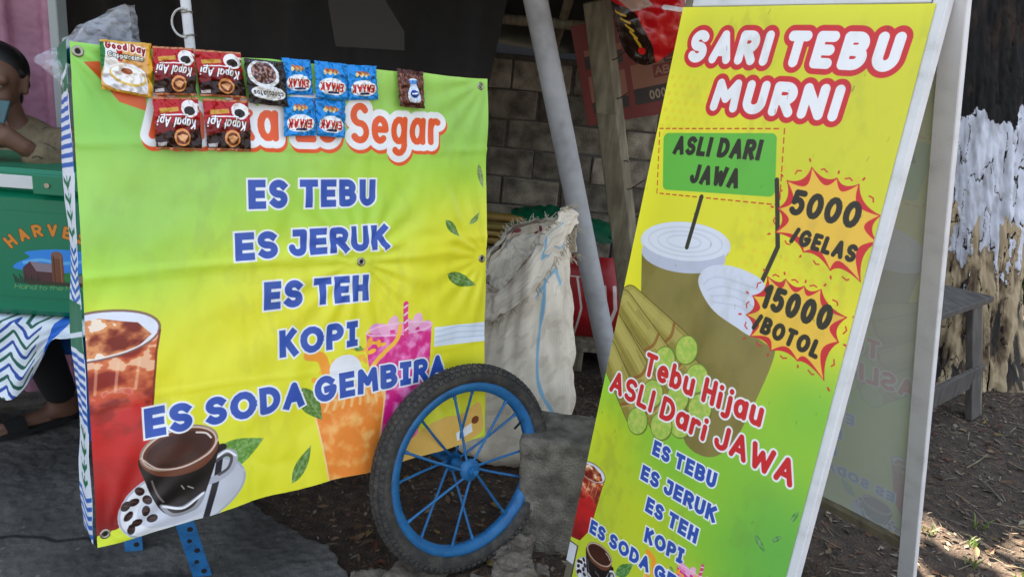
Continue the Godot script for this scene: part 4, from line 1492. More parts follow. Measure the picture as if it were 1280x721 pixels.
func wheel(parent: Node3D, c: Vector3):
	var hold := Node3D.new()
	hold.name = "wheel"
	parent.add_child(hold, true)
	hold.global_position = c
	var z0 := -0.022
	var st := mb()
	var prof := []
	for i in 14:
		var a := TAU * i / 14
		prof.append([0.268 + cos(a) * 0.026, z0 + sin(a) * 0.029])
	lathe(st, c, BE, BU, BN, prof, 72, true, 0.268, z0)
	for i in 96:
		var a := TAU * i / 96
		for row in 5:
			var aa := a + (0.5 if row % 2 else 0.0) * TAU / 96
			var th := (row - 2) * 0.52
			var d := BE * cos(aa) + BU * sin(aa)
			var tn := BU * cos(aa) - BE * sin(aa)
			var rd := d * cos(th) + BN * sin(th)
			var p := c + d * (0.268 + cos(th) * 0.026) + BN * (z0 + sin(th) * 0.029)
			box(st, p, tn * 0.0062, rd.cross(tn) * 0.0056, rd * (0.0045 if row in [0, 4] else 0.0035), 0.001)
	obj("tyre", st, M.rubber, hold)
	st = mb()
	lathe(st, c, BE, BU, BN, [[0.245, z0 + 0.019], [0.247, z0 + 0.016], [0.238, z0 + 0.010], [0.238, z0 - 0.010], [0.247, z0 - 0.016], [0.245, z0 - 0.019], [0.236, z0 - 0.018], [0.222, z0 - 0.012], [0.219, z0], [0.222, z0 + 0.012], [0.236, z0 + 0.018]], 72, true, 0.233, z0)
	obj("rim", st, M.blue, hold)
	st = mb()
	lathe(st, c, BE, BU, BN, [[0.0, 0.004], [0.029, 0.004], [0.031, 0.001], [0.031, -0.006], [0.017, -0.009], [0.014, -0.03], [0.014, -0.07], [0.017, -0.081], [0.029, -0.084], [0.029, -0.091], [0.0, -0.092]], 24, false, 0.0, -0.045)
	obj("hub", st, M.blue, hold)
	st = mb()
	tube(st, [c + BN * 0.003, c + BN * 0.016], 0.013, 6)
	tube(st, [c + BN * 0.014, c + BN * 0.028], 0.0075, 10)
	obj("axle_nut", st, M.blue, hold)
	var ang := [[99, 49, 1, -53, -105, -153, 154], [81, 32, -22, -85, -133, 177, 129]]
	for side in 2:
		for dg in ang[side]:
			var a := deg_to_rad(dg)
			var a0 := a + (0.25 if side == 0 else -0.25)
			var zz := -0.001 if side == 0 else -0.086
			var p0 := c + (BE * cos(a0) + BU * sin(a0)) * 0.025 + BN * zz
			var p1 := c + (BE * cos(a) + BU * sin(a)) * 0.224 + BN * (z0 + (0.004 if side == 0 else -0.004))
			st = mb()
			tube(st, [p0, p0.lerp(p1, 0.5) + (BE * sin(dg * 3.0) + BU * cos(dg * 5.0)) * 0.002, p1], 0.0039, 8)
			tube(st, [p0.lerp(p1, 0.93), p1], 0.0055, 6)
			obj("spoke", st, M.blue, hold)
	st = mb()
	var vd := c + (BE * cos(0.42) + BU * sin(0.42)) * 0.22 + BN * z0
	tube(st, [vd, vd - (BE * cos(0.42) + BU * sin(0.42)) * 0.03 + BN * 0.006], 0.0035, 8)
	obj("valve", st, M.dark, hold)

func cart():
	var c := thing("drinks_cart", "blue framed drinks cart with spoked wheel behind the menu banner", "cart", Vector3(-0.6, 0, -1.9))
	var st := mb()
	box(st, cp(0.53, -0.42, -0.22), BE * 0.46, BU * 0.32, BN * 0.15, 0.006)
	obj("body", st, M.wood, c)
	for x in [0.06, 1.0]:
		st = mb()
		bar(st, cp(x, -0.03, -0.05), cp(x, -0.86, -0.05), 0.035, 0.03, BE, 0.003)
		obj("upright", st, M.blue, c)
	for y in [-0.02, -0.80]:
		st = mb()
		bar(st, cp(0.02, y, -0.05), cp(1.02, y, -0.05), 0.03, 0.03, BU, 0.003)
		obj("rail", st, M.blue, c)
	st = mb()
	var wc := Vector3(-0.068, 0.299, -1.852)
	tube(st, [wc - BN * 0.09, wc - BN * 0.62], 0.012, 10)
	obj("axle", st, M.blue, c)
	for s in [-0.14, -0.5]:
		st = mb()
		var ap = wc + BN * s
		bar(st, ap, ap + BU * 0.42 - BE * 0.05, 0.03, 0.012, BE, 0.002)
		obj("axle_bracket", st, M.blue, c)
	wheel(c, wc)
	# slotted angle legs
	for L in [[Vector3(-0.832, 0.42, -1.628), Vector3(-0.742, 0.012, -1.662)], [Vector3(-1.0, 0.48, -1.775), Vector3(-0.965, 0.012, -1.735)]]:
		var lg := Node3D.new()
		lg.name = "leg"
		c.add_child(lg, true)
		lg.global_position = L[1]
		st = mb()
		var dv: Vector3 = L[1] - L[0]
		var side := Vector3(0.90, 0.1, -0.30)
		bar(st, L[0], L[1], 0.042, 0.004, side, 0.001)
		var sn := dv.normalized().cross(side).normalized()
		if sn.z < 0:
			sn = -sn
		var sdn := (side - dv.normalized() * side.dot(dv.normalized())).normalized()
		bar(st, L[0] - sdn * 0.0225 - sn * 0.016, L[1] - sdn * 0.0225 - sn * 0.016, 0.004, 0.034, sdn, 0.001)
		obj("angle_iron", st, M.blue, lg)
		for i in 12:
			var hp: Vector3 = L[0] + dv * (0.06 + i * 0.08) + sn * 0.0024 + sdn * (0.006 if i % 2 else -0.004)
			st = mb()
			tube(st, [hp - sn * 0.0005, hp + sn * 0.0006], 0.0072 if i % 2 else 0.006, 10)
			obj("slot", st, M.dark, lg)
	# white post tied with wire
	var pts := []
	for i in 7:
		pts.append(Vector3(-0.825, 0.80, -1.95).lerp(Vector3(-0.925, 2.02, -1.95), i / 6.0))
	st = mb()
	tube(st, pts, 0.0125, 14)
	var wp := obj("canopy_post", st, M.white_paint, c)
	for y in [1.39, 1.445]:
		st = mb()
		var q: Vector3 = Vector3(-0.825, 0.80, -1.95).lerp(Vector3(-0.925, 2.02, -1.95), (y - 0.8) / 1.22)
		var ring := []
		for i in 17:
			ring.append(q + Vector3(cos(TAU * i / 16) * 0.0145, 0.002 * sin(i), sin(TAU * i / 16) * 0.0145))
		tube(st, ring, 0.0022, 6, false)
		obj("wire_ring", st, M.metal, wp)
	st = mb()
	var wl := []
	for i in 15:
		var a := -0.3 + PI * 1.15 * i / 14.0
		wl.append(Vector3(-0.879 - 0.03 * sin(a), 1.418 + 0.034 * cos(a), -1.935))
	tube(st, wl, 0.003, 6)
	obj("wire_loop", st, std(C(0.7, 0.7, 0.68), 0.4), wp)

# ------------------------------------------------------------------ banner
var bnz := noise(601, 2.2, 3)
func banner_at(u: float, v: float) -> Vector3:
	var w := bnz.get_noise_2d(u * 1.2, v * 0.8) * 0.012 + absf(bnz.get_noise_2d(u * 2.6 + 7.0, v * 1.5)) * 0.006
	for e in [[1.0, 0.48], [1.0, 0.0], [0.0, 0.0], [0.03, 1.0], [0.62, 0.466]]:
		var dx: float = (u - e[0])
		var dy: float = (v - e[1])
		var rr := sqrt(dx * dx + dy * dy)
		w += 0.0045 * sin(atan2(dy, dx) * 17.0 + e[1] * 5.0) * exp(-rr * 5.5) * minf(rr * 14.0, 1.0)
	w += 0.0032 * exp(-pow((v - 0.455 + 0.03 * u) / 0.012, 2.0))
	w += 0.0030 * sin((u * 0.7 + v) * 26.0) * pow(maxf(u - 0.55, 0.0) * 2.0, 1.5) * clampf(v * 1.3, 0, 1)
	w += 0.0022 * exp(-pow((v - 0.19) / 0.01, 2.0)) + 0.002 * exp(-pow((u - 0.11) / 0.02, 2.0)) * (1.0 - v)
	for cl in [0.195, 0.455, 0.72]:
		w += 0.0022 * maxf(1.0 - absf(v - cl + 0.012 * sin(u * 7.0)) / 0.006, 0.0)
	for cl in [0.33, 0.66]:
		w -= 0.0018 * maxf(1.0 - absf(u - cl + 0.008 * sin(v * 6.0)) / 0.006, 0.0)
	var sag := (-0.006 * sin(u * PI * 3.3 + 0.4) - 0.002 * sin(u * 31.0)) * smoothstep(0.85, 1.0, v) - 0.003 * absf(sin(u * PI * 5.0)) * smoothstep(0.06, 0.0, v)
	return B0 + BE * u * BW + Vector3(0.0859, -1.0171, 0.1661) * (v - sag) + BN * (0.006 + w)

func banner():
	var im := banner_print()
	var m := print_mat(im, 0.42)
	var b := thing("menu_banner", "green and yellow vinyl drinks menu banner hung along the cart", "banner", Vector3(-0.45, 0.33, -1.66))
	var st := mb()
	sheet(st, 140, 140, func(u, v): return banner_at(u, v), 0.0012, 0.018, 1.0)
	obj("vinyl_sheet", st, m, b)
	for g in [[31, 18], [1000, 21], [634, 477], [1009, 497], [34, 998]]:
		var p := banner_at(g[0] / 1024.0, g[1] / 1024.0) + BN * 0.0006
		st = mb()
		lathe(st, p, BE, BU, BN, [[0.0045, 0.0], [0.0055, 0.0022], [0.008, 0.0026], [0.0105, 0.0016], [0.0112, 0.0]], 20, false, 0.008, -0.004)
		var e := obj("eyelet", st, M.metal, b)
		st = mb()
		lathe(st, p, BE, BU, BN, [[0.0, 0.0007], [0.005, 0.0007]], 14, false, 0.0, -0.01)
		obj("hole", st, M.dark, e)
	# patterned oilcloth round the end of the cart
	var s := Image.create(96, 768, false, Image.FORMAT_RGB8)
	s.fill(C(0.86, 0.89, 0.93))
	var bl := C(0.16, 0.38, 0.72)
	var gr := C(0.03, 0.42, 0.26)
	for rep in 2:
		var o := rep * 396 - 6
		poly(s, pv([0, o, 96, o, 96, o + 76, 0, o + 76]), gr)
		line(s, pv([0, o + 60, 96, o + 44]), 4.0, C(0.86, 0.89, 0.93))
		for i in 8:
			poly(s, pv([0, o + 84 + i * 14, 96, o + 84 + i * 14, 96, o + 91 + i * 14, 0, o + 91 + i * 14]), bl)
		for i in 4:
			line(s, pv([24, o + 206 + i * 26, 48, o + 218 + i * 26, 72, o + 206 + i * 26]), 4.0, gr)
			line(s, pv([48, o + 204 + i * 26, 48, o + 222 + i * 26]), 3.0, gr)
		for i in 6:
			line(s, pv([0, o + 306 + i * 15, 48, o + 322 + i * 15, 96, o + 306 + i * 15]), 3.4, bl)
	st = mb()
	sheet(st, 8, 60, func(u, v):
		var p = B0 + BE * (0.016 * BW) + Vector3(0.0859, -1.0171, 0.1661) * (v * 1.002 - 0.004)
		return p - BN * (1.0 - u) * 0.125 + BE * (0.004 * sin(v * 19.0) * (1.0 - u) + 0.003 * bnz.get_noise_2d(v * 3.0, u)) - BE * 0.004, 0.001)
	tag(obj("patterned_oilcloth", st, print_mat(s, 0.4)), "narrow oilcloth flap with blue, white and green patterns beside the banner", "oilcloth")

# ------------------------------------------------------------------ sachets
func sachet_print(kind: int) -> Image:
	var im := Image.create(192, 192, false, Image.FORMAT_RGB8)
	var n := noise(700 + kind, 0.05, 3)
	match kind:
		0:  # cappuccino
			im.fill(C(0.83, 0.62, 0.36))
			poly(im, pv([0, 0, 26, 0, 14, 90, 0, 130]), C(0.06, 0.42, 0.14))
			poly(im, pv([172, 0, 192, 0, 192, 192, 176, 192]), C(0.85, 0.62, 0.08))
			poly(im, pv([20, 10, 64, 4, 60, 110, 10, 110]), C(0.86, 0.86, 0.84))
			poly(im, pv([56, 20, 78, 20, 76, 80, 58, 80]), C(0.70, 0.10, 0.10))
			poly(im, smooth_line(pv([8, 120, 40, 92, 110, 84, 160, 108, 172, 160, 150, 188, 60, 184, 10, 166]), true), C(0.88, 0.89, 0.92))
			poly(im, oval(96, 128, 70, 36, 0.12), C(0.86, 0.74, 0.42))
			poly(im, oval(96, 124, 63, 30, 0.12), C(0.92, 0.91, 0.90))
			poly(im, oval(92, 112, 20, 11, 0.1), C(0.62, 0.34, 0.20))
			print_text(im, "Good Day", V(16, 32), V(166, 44), 30, 0.12, [[4, C(0.95, 0.9, 0.85), 0, 0], [0, C(0.55, 0.06, 0.12), 0, 0]], false)
			print_text(im, "Cappuccino", V(24, 64), V(154, 70), 20, 0.11, [[2.5, C(0.20, 0.20, 0.20), 0, 0], [0, C(0.88, 0.86, 0.80), 0, 0]], false)
		1:  # black coffee, drawn upright and hung upside down
			im.fill(C(0.68, 0.06, 0.11))
			poly(im, pv([0, 60, 192, 40, 192, 92, 90, 104, 0, 110]), C(0.45, 0.05, 0.07))
			poly(im, pv([0, 0, 192, 0, 192, 52, 130, 70, 60, 62, 0, 84]), C(0.16, 0.07, 0.055))
			poly(im, oval(84, 46, 34, 32), C(0.86, 0.58, 0.34))
			poly(im, oval(84, 44, 26, 24), C(0.42, 0.20, 0.10))
			poly(im, pv([62, 52, 78, 28, 92, 34, 106, 50, 84, 58]), C(0.88, 0.66, 0.46))
			poly(im, pv([92, 140, 170, 132, 172, 150, 94, 156]), C(0.78, 0.58, 0.22))
			poly(im, oval(44, 150, 38, 32), C(0.90, 0.89, 0.88))
			poly(im, oval(46, 142, 24, 16), C(0.10, 0.06, 0.05))
			line(im, oval(8, 154, 12, 12) + [V(20, 154)], 4.0, C(0.9, 0.89, 0.88))
			print_text(im, "Kapal Api", V(18, 112), V(176, 122), 38, 0.075, [[2.5, C(0.25, 0.03, 0.04), 0, 0], [0, WHITE, 0, 0]], false, 0.25)
			line(im, pv([54, 128, 164, 126]), 2.4, WHITE)
			poly(im, pv([150, 14, 186, 12, 186, 24, 150, 28]), WHITE, 0.7)
			im.rotate_180()
		2:  # chocolate drink
			im.fill(C(0.13, 0.11, 0.11))
			poly(im, oval(96, 50, 84, 30), C(0.86, 0.87, 0.87))
			print_text(im, "chocolatos", V(26, 58), V(168, 58), 26, 0.09, [[0, C(0.32, 0.30, 0.28), 0, 0]], false)
			line(im, oval(112, 130, 66, 52) + [V(178, 130)], 8.0, C(0.85, 0.87, 0.88))
			poly(im, oval(112, 134, 58, 46), C(0.35, 0.22, 0.2), 1.0, func(x, y): return C(0.24, 0.14, 0.13).lerp(C(0.70, 0.54, 0.50), clampf(n.get_noise_2d(x, y) * 1.8 + 0.4, 0, 1)))
			for k in 12:
				line(im, [V(30 + k * 13, 176), V(36 + k * 12, 190)], 2.0, C(0.6, 0.62, 0.66), 0.6)
			im.rotate_180()
		3:  # blue seasoning snack
			im.fill(C(0.06, 0.52, 0.82))
			poly(im, smooth_line(pv([24, 40, 60, 22, 110, 20, 160, 30, 178, 64, 150, 96, 100, 106, 50, 98, 18, 72]), true), C(0.90, 0.92, 0.95))
			print_text(im, "ENAAK", V(30, 82), V(166, 82), 44, 0.10, [[2, C(0.95, 0.9, 0.8), 0, 0], [0, C(0.72, 0.10, 0.13), 0, 0]], true, 0.1)
			poly(im, pv([60, 28, 130, 26, 128, 36, 62, 38]), C(0.12, 0.15, 0.35))
			for k in 9:
				poly(im, oval(66 + k * 9, 140 + 7 * sin(k * 2.1), 13, 9, k, 12), [C(0.82, 0.58, 0.30), C(0.70, 0.36, 0.20), C(0.90, 0.80, 0.55)][k % 3])
			poly(im, oval(40, 122, 12, 9), C(0.12, 0.30, 0.60))
			im.rotate_180()
		4:  # chocolate milk
			im.fill(C(0.33, 0.16, 0.12))
			for y in 192:
				for x in 192:
					im.set_pixel(x, y, C(0.26, 0.12, 0.09).lerp(C(0.58, 0.36, 0.28), clampf(n.get_noise_2d(x, y * 0.6) * 1.7 + 0.35, 0, 1)))
			poly(im, pv([0, 0, 192, 0, 192, 24, 0, 26]), C(0.28, 0.12, 0.10))
			poly(im, pv([0, 172, 192, 168, 192, 192, 0, 192]), C(0.28, 0.12, 0.10))
			poly(im, smooth_line(pv([78, 50, 124, 50, 128, 84, 156, 124, 146, 162, 70, 164, 56, 126, 76, 84]), true), C(0.82, 0.89, 0.96))
			poly(im, pv([70, 56, 136, 52, 132, 74, 74, 76]), C(0.35, 0.60, 0.88))
			poly(im, oval(106, 124, 34, 20), C(0.12, 0.28, 0.62))
			line(im, pv([84, 126, 128, 120]), 4.0, WHITE)
	return im

func sachets():
	var rows := [
		[0, "cappuccino_sachet", "tan and white cappuccino sachet with green edge hanging on the banner", [[0.069, -0.006], [0.164, -0.007], [0.159, 0.104], [0.065, 0.09]]],
		[1, "coffee_sachet", "upside-down red and black coffee sachet right beside the cappuccino sachet", [[0.165, -0.002], [0.246, -0.005], [0.246, 0.094], [0.161, 0.097]]],
		[1, "coffee_sachet", "red and black coffee sachet hanging just below the cappuccino sachet's corner", [[0.156, 0.101], [0.247, 0.097], [0.247, 0.21], [0.155, 0.208]]],
		[1, "coffee_sachet", "red and black coffee sachet beside the black chocolate sachet", [[0.248, -0.004], [0.345, -0.006], [0.354, 0.093], [0.254, 0.093]]],
		[1, "coffee_sachet", "red and black coffee sachet hanging low beside the orange letter k", [[0.257, 0.098], [0.356, 0.098], [0.354, 0.21], [0.26, 0.208]]],
		[2, "chocolate_sachet", "black sachet with chocolate curls and white oval label, upside down", [[0.35, 0.006], [0.441, 0.008], [0.446, 0.108], [0.357, 0.103]]],
		[3, "blue_sachet", "upper blue sachet with red lettering next to the black chocolate sachet", [[0.44, -0.004], [0.509, -0.003], [0.512, 0.076], [0.441, 0.079]]],
		[3, "blue_sachet", "lower blue sachet with red lettering covering the orange letter a", [[0.439, 0.083], [0.511, 0.084], [0.512, 0.17], [0.433, 0.174]]],
		[3, "blue_sachet", "blue sachet at the top between two other blue sachets", [[0.515, -0.003], [0.597, -0.001], [0.596, 0.085], [0.515, 0.082]]],
		[3, "blue_sachet", "lower blue sachet hanging next to the orange letter S", [[0.515, 0.082], [0.594, 0.085], [0.588, 0.174], [0.516, 0.17]]],
		[3, "blue_sachet", "single blue sachet above the orange letter S, none below it", [[0.599, -0.001], [0.68, -0.004], [0.681, 0.078], [0.6, 0.083]]],
		[4, "milk_sachet", "brown chocolate milk sachet with white bottle picture, hanging alone", [[0.736, -0.003], [0.812, 0.0], [0.814, 0.094], [0.74, 0.091]]],
	]
	var mats := []
	for k in 5:
		var m := print_mat(sachet_print(k), 0.24)
		m.metallic = 0.25
		mats.append(m)
	var seal := [std(C(0.80, 0.60, 0.20), 0.3, 0.2), std(C(0.72, 0.45, 0.30), 0.3, 0.4), std(C(0.20, 0.18, 0.18), 0.3, 0.3), std(C(0.06, 0.50, 0.80), 0.3), std(C(0.30, 0.15, 0.11), 0.3)]
	for i in rows.size():
		var R: Array = rows[i]
		var c: Array = R[3]
		var nz := noise(720 + i, 1.0, 3)
		var lift := 0.019 + 0.004 * (i % 3)
		var f := func(u: float, v: float):
			var a := V(c[0][0], c[0][1]).lerp(V(c[1][0], c[1][1]), u)
			var b := V(c[3][0], c[3][1]).lerp(V(c[2][0], c[2][1]), u)
			var p := a.lerp(b, v)
			var bul := 0.011 * pow(sin(PI * clampf(u, 0.0, 1.0)), 0.6) * pow(sin(PI * clampf(v, 0.0, 1.0)), 0.5)
			bul += nz.get_noise_2d(u * 3.0, v * 3.0) * 0.007 - absf(nz.get_noise_2d(u * 5.0 + 20.0, v * 4.0)) * 0.007
			bul += 0.0008 * sin(u * 120.0) * (1.0 if v < 0.06 or v > 0.94 else 0.0)
			return B0 + BE * p.x - BU * p.y + BN * (lift + bul)
		var t := thing(R[1], R[2], "sachet", f.call(0.5, 1.0), "sachets hanging on the banner")
		var st := mb()
		sheet(st, 34, 34, f, 0.002, 0.0, 1.0, 0.045, 0.955)
		obj("pouch", st, mats[R[0]], t)
		for e in [[0.0, 0.045], [0.955, 1.0]]:
			st = mb()
			sheet(st, 40, 2, f, 0.0014, 0.0, 1.0, e[0], e[1])
			obj("crimped_seal", st, seal[R[0]], t)

# ------------------------------------------------------------------ A-frame sign
func sign_board():
	var im := sign_print()
	var m := print_mat(im, 0.42)
	var ghost := Image.create(680, 1740, false, Image.FORMAT_RGB8)
	var veil := Image.create(680, 1740, false, Image.FORMAT_RGBA8)
	veil.fill(Color(0.86, 0.90, 0.93, 0.85))
	ghost.blit_rect(im, Rect2i(0, 0, 680, 1740), Vector2i.ZERO)
	ghost.convert(Image.FORMAT_RGBA8)
	ghost.blend_rect(veil, Rect2i(0, 0, 680, 1740), Vector2i.ZERO)
	ghost.convert(Image.FORMAT_RGB8)
	var gm := print_mat(ghost, 0.6)
	gm.backlight_enabled = true
	gm.backlight = C(0.3, 0.3, 0.3)
	m.backlight_enabled = true
	m.backlight = C(0.2, 0.2, 0.2)
	var s := thing("sandwich_board", "tall A-frame sign advertising sugarcane juice, yellow green print in white frame", "sign", Vector3(0.6, 0, -1.7))
	var L := 1.604
	var SN := SG.cross(SE).normalized()
	if SN.z < 0:
		SN = -SN
	var nz := noise(801, 1.5, 3)
	var ff := func(u: float, v: float): return S0 + SE * u * 0.62 + SG * v * L + SN * (0.003 + 0.004 * nz.get_noise_2d(u, v * 2.0) * sin(PI * clampf(u, 0.0, 1.0)))
	var fp := Node3D.new()
	fp.name = "front_panel"
	s.add_child(fp)
	fp.global_position = S0 + SG * 1.59
	var st := mb()
	sheet(st, 24, 60, ff, 0.001, 0.0, 0.969, 0.004, 0.897)
	sheet(st, 24, 8, ff, 0.001, 0.052, 0.969, 0.897, 0.975)
	obj("vinyl_sheet", st, m, fp)
	var wp: StandardMaterial3D = M.white_paint
	var ends := [[0.012, M.wood], [0.606, wp]]
	for k in 2:
		st = mb()
		var o: Vector3 = S0 + SE * ends[k][0] - SN * 0.013
		bar(st, o - SG * 0.035, o + SG * (S0.y / -SG.y - 0.002), 0.028 if k == 1 else 0.024, 0.026, SE, 0.002)
		obj("side_rail", st, ends[k][1], fp)
	st = mb()
	bar(st, S0 + SE * 0.026 - SN * 0.009 - SG * 0.010, S0 + SE * 0.59 - SN * 0.009 - SG * 0.010, 0.03, 0.024, SG, 0.002)
	obj("top_rail", st, wp, fp)
	st = mb()
	bar(st, S0 + SE * 0.026 - SN * 0.016 + SG * 1.50, S0 + SE * 0.59 - SN * 0.016 + SG * 1.50, 0.03, 0.022, SG, 0.002)
	obj("bottom_rail", st, M.wood, fp)
	st = mb()
	var o2 := S0 + SG * 1.444 + SE * 0.012 + SN * 0.0012
	bar(st, o2, o2 + SG * 0.055, 0.026, 0.002, SE, 0.0005)
	obj("white_tape", st, wp, fp)
	# rear panel, seen from its back
	var a := deg_to_rad(21.0)
	var G2 := Vector3(0, -cos(a), 0) - SM * sin(a)
	var N2 := SM * cos(a) - Vector3(0, sin(a), 0)
	if N2.dot(SM) < 0:
		N2 = -N2
	var T0 := S0 + SE * 0.0 - SM * 0.034 + Vector3(0, 0.02, 0)
	var rp := Node3D.new()
	rp.name = "rear_panel"
	s.add_child(rp)
	rp.global_position = T0 + G2 * 1.68
	var RL := T0.y / cos(a)
	for x in [0.0, 0.618]:
		st = mb()
		var o: Vector3 = T0 + SE * x
		bar(st, o, o + G2 * (RL - 0.002), 0.046, 0.022, SE, 0.002)
		obj("side_rail", st, wp, rp)
	for t in [[0.012, wp], [1.512, M.wood]]:
		st = mb()
		bar(st, T0 + SE * 0.024 + G2 * t[0] - N2 * 0.002, T0 + SE * 0.594 + G2 * t[0] - N2 * 0.002, 0.034, 0.018, G2, 0.002)
		obj("cross_rail", st, t[1], rp)
	var gn3 := noise(802, 1.2, 3)
	st = mb()
	sheet(st, 16, 40, func(u, v): return T0 + SE * (0.62 * (1.0 - u)) + G2 * (v * L) - N2 * (0.014 - 0.004 * gn3.get_noise_2d(u, v * 2.0)), 0.0005, 0.97, 0.03, 0.01, 0.935)
	obj("vinyl_sheet", st, gm, rp)

# ------------------------------------------------------------------ left corner
func corner_left():
	# corrugated pink wall
	var w := thing("corrugated_wall", "dusty pink corrugated metal wall behind the seated person", "wall", Vector3(-2.1, 0, -2.52))
	var w0 := Vector3(-2.9, 0.045, -1.86)
	var w1 := Vector3(-1.685, 0.045, -2.68)
	var wd := (w1 - w0)
	var wn := Vector3(-wd.z, 0, wd.x).normalized()
	var st := mb()
	sheet(st, 156, 2, func(u, v):
		var t := fmod(u * 10.0, 1.0)
		var d := clampf(minf(t, 1.0 - t) * 9.0 - 1.2, 0.0, 1.0)
		return w0 + wd * u + Vector3(0, 2.6 * (1.0 - v), 0) + wn * (0.045 * (1.0 - d)), 0.002)
	obj("metal_sheet", st, M.pink, w)
	st = mb()
	box(st, w1 + Vector3(0.028, 1.3, 0.01), Vector3(0.022, 0, 0), Vector3(0, 1.3, 0), Vector3(0, 0, 0.03), 0.003)
	obj("corner_trim", st, std(C(0.62, 0.66, 0.66), 0.5), w)
	st = mb()
	bar(st, w0 + wn * 0.06 + Vector3(0, -0.02, 0), w1 + wn * 0.06 + Vector3(0.05, -0.02, -0.02), 0.05, 0.14, Vector3.UP, 0.01)
	obj("concrete_footing", st, M.concrete, w)
	# table, cloth, cooler box
	var yaw := Basis(Vector3.UP, 0.10)
	var X := yaw.x
	var Z := yaw.z
	var o := Vector3(-1.40, 0.56, -2.18)
	var t := thing("small_table", "low wooden table under the green cooler box, covered by cloth", "table", Vector3(-1.5, 0, -2.16))
	st = mb()
	box(st, o - Vector3(0, 0.012, 0), X * 0.40, Vector3(0, 0.012, 0), Z * 0.19, 0.003)
	obj("tabletop", st, M.wood, t)
	for sx in [-1, 1]:
		for sz in [-1, 1]:
			st = mb()
			var lp = o + X * 0.36 * sx + Z * 0.15 * sz
			bar(st, Vector3(lp.x, 0.02, lp.z), Vector3(lp.x, 0.537, lp.z), 0.03, 0.03, X, 0.002)
			obj("leg", st, M.wood, t)
	var im := Image.create(512, 512, false, Image.FORMAT_RGB8)
	im.fill(C(0.84, 0.88, 0.91))
	for i in 12:
		var y := i * 52.0 - 20.0
		var zig := []
		for k in 13:
			zig.append(V(k * 40.0 - 10.0, y + (44.0 if k % 2 else -44.0)))
		line(im, zig, 4.0, C(0.12, 0.36, 0.30) if i % 2 else C(0.14, 0.28, 0.60))
	poly(im, pv([372, 0, 512, 0, 512, 512, 372, 512]), C(0.84, 0.88, 0.91))
	poly(im, pv([396, 0, 428, 0, 428, 512, 396, 512]), C(0.12, 0.40, 0.78))
	st = mb()
	var nz := noise(901, 3.0, 3)
	sheet(st, 48, 26, func(u, v):
		var x := lerpf(-0.42, 0.22, u)
		var zz := 0.19
		# front hanging part: gathered up to the right
		var drop := 0.03 + 0.20 * (1.0 - smoothstep(0.63, 0.88, u)) - 0.04 * smoothstep(0.62, 0.45, u)
		var p: Vector3
		if v < 0.3:
			p = o + X * x + Z * lerpf(-0.15, zz, v / 0.3) + Vector3(0, 0.003, 0)
		else:
			var k = (v - 0.3) / 0.7
			var fold = 0.016 * sin(x * 38.0 + k * 2.0) * k + 0.012 * nz.get_noise_2d(x * 3.0, k)
			p = o + X * (x - 0.05 * k * u) + Z * (zz + 0.012 + fold + 0.02 * k) + Vector3(0, 0.003 - drop * k, 0)
		return p, 0.001)
	tag(obj("chevron_cloth", st, print_mat(im, 0.7)), "white cloth with blue and green zigzag stripes draped under the cooler", "cloth")
	var c := thing("cooler_box", "dark green cooler box with farm emblem and white lid bar", "cooler", Vector3(-1.5, 0.565, -2.16))
	st = mb()
	box(st, o + Vector3(0, 0.192, 0), X * 0.385, Vector3(0, 0.184, 0), Z * 0.168, 0.02)
	obj("body", st, M.green_box, c)
	st = mb()
	box(st, o + Vector3(0, 0.408, 0), X * 0.392, Vector3(0, 0.032, 0), Z * 0.178, 0.012)
	var lid := obj("lid", st, M.green_box, c)
	st = mb()
	var front := o + Z * 0.179
	box(st, front + Vector3(0, 0.404, 0) - X * 0.16, X * 0.21, Vector3(0, 0.018, 0), Z * 0.003, 0.002)
	obj("white_bar", st, std(C(0.78, 0.80, 0.80), 0.5), lid)
	var hx := 0.085
	st = mb()
	box(st, front + X * hx + Vector3(0, 0.402, 0) + Z * 0.005, X * 0.042, Vector3(0, 0.028, 0), Z * 0.007, 0.006)
	var latch := obj("latch", st, M.green_box, c)
	st = mb()
	tube(st, [front + X * (hx - 0.002) + Vector3(0, 0.402, 0) + Z * 0.011, front + X * (hx - 0.002) + Vector3(0, 0.402, 0) + Z * 0.016], 0.007, 12)
	obj("rivet", st, M.metal, latch)
	# printed farm emblem
	var gb := C(0.0, 0.45, 0.32)
	var e := Image.create(384, 320, false, Image.FORMAT_RGB8)
	e.fill(gb)
	var word := "HARVEST"
	for i in word.length():
		var an := deg_to_rad(-128.0 + i * 12.8)
		var ctr := V(196, 300) + V(cos(an), sin(an)) * 236.0
		var dir := V(-sin(an), cos(an))
		var dn := V(-cos(an), -sin(an))
		print_text(e, word[i], ctr - dir * 17 + dn * 22, ctr + dir * 17 + dn * 22, 46, 0.115, [[2.0, C(0.35, 0.2, 0.05), 0, 0], [0, C(0.80, 0.50, 0.14), 0, 0]], false)
	poly(e, smooth_line(pv([60, 196, 110, 168, 96, 150, 170, 136, 240, 132, 330, 140, 316, 160, 340, 170, 300, 214, 200, 220, 64, 216]), true), C(0.16, 0.52, 0.86))
	line(e, smooth_line(pv([90, 190, 150, 176, 220, 184, 300, 172])), 6.0, C(0.42, 0.72, 0.92), 0.8)
	poly(e, pv([84, 210, 110, 184, 190, 190, 206, 222, 206, 260, 84, 262]), C(0.30, 0.17, 0.19))
	poly(e, pv([110, 184, 190, 190, 206, 222, 130, 220]), C(0.52, 0.47, 0.52))
	poly(e, pv([186, 156, 226, 156, 228, 264, 184, 264]), C(0.42, 0.25, 0.16))
	poly(e, oval(206, 154, 20, 13), C(0.48, 0.34, 0.28))
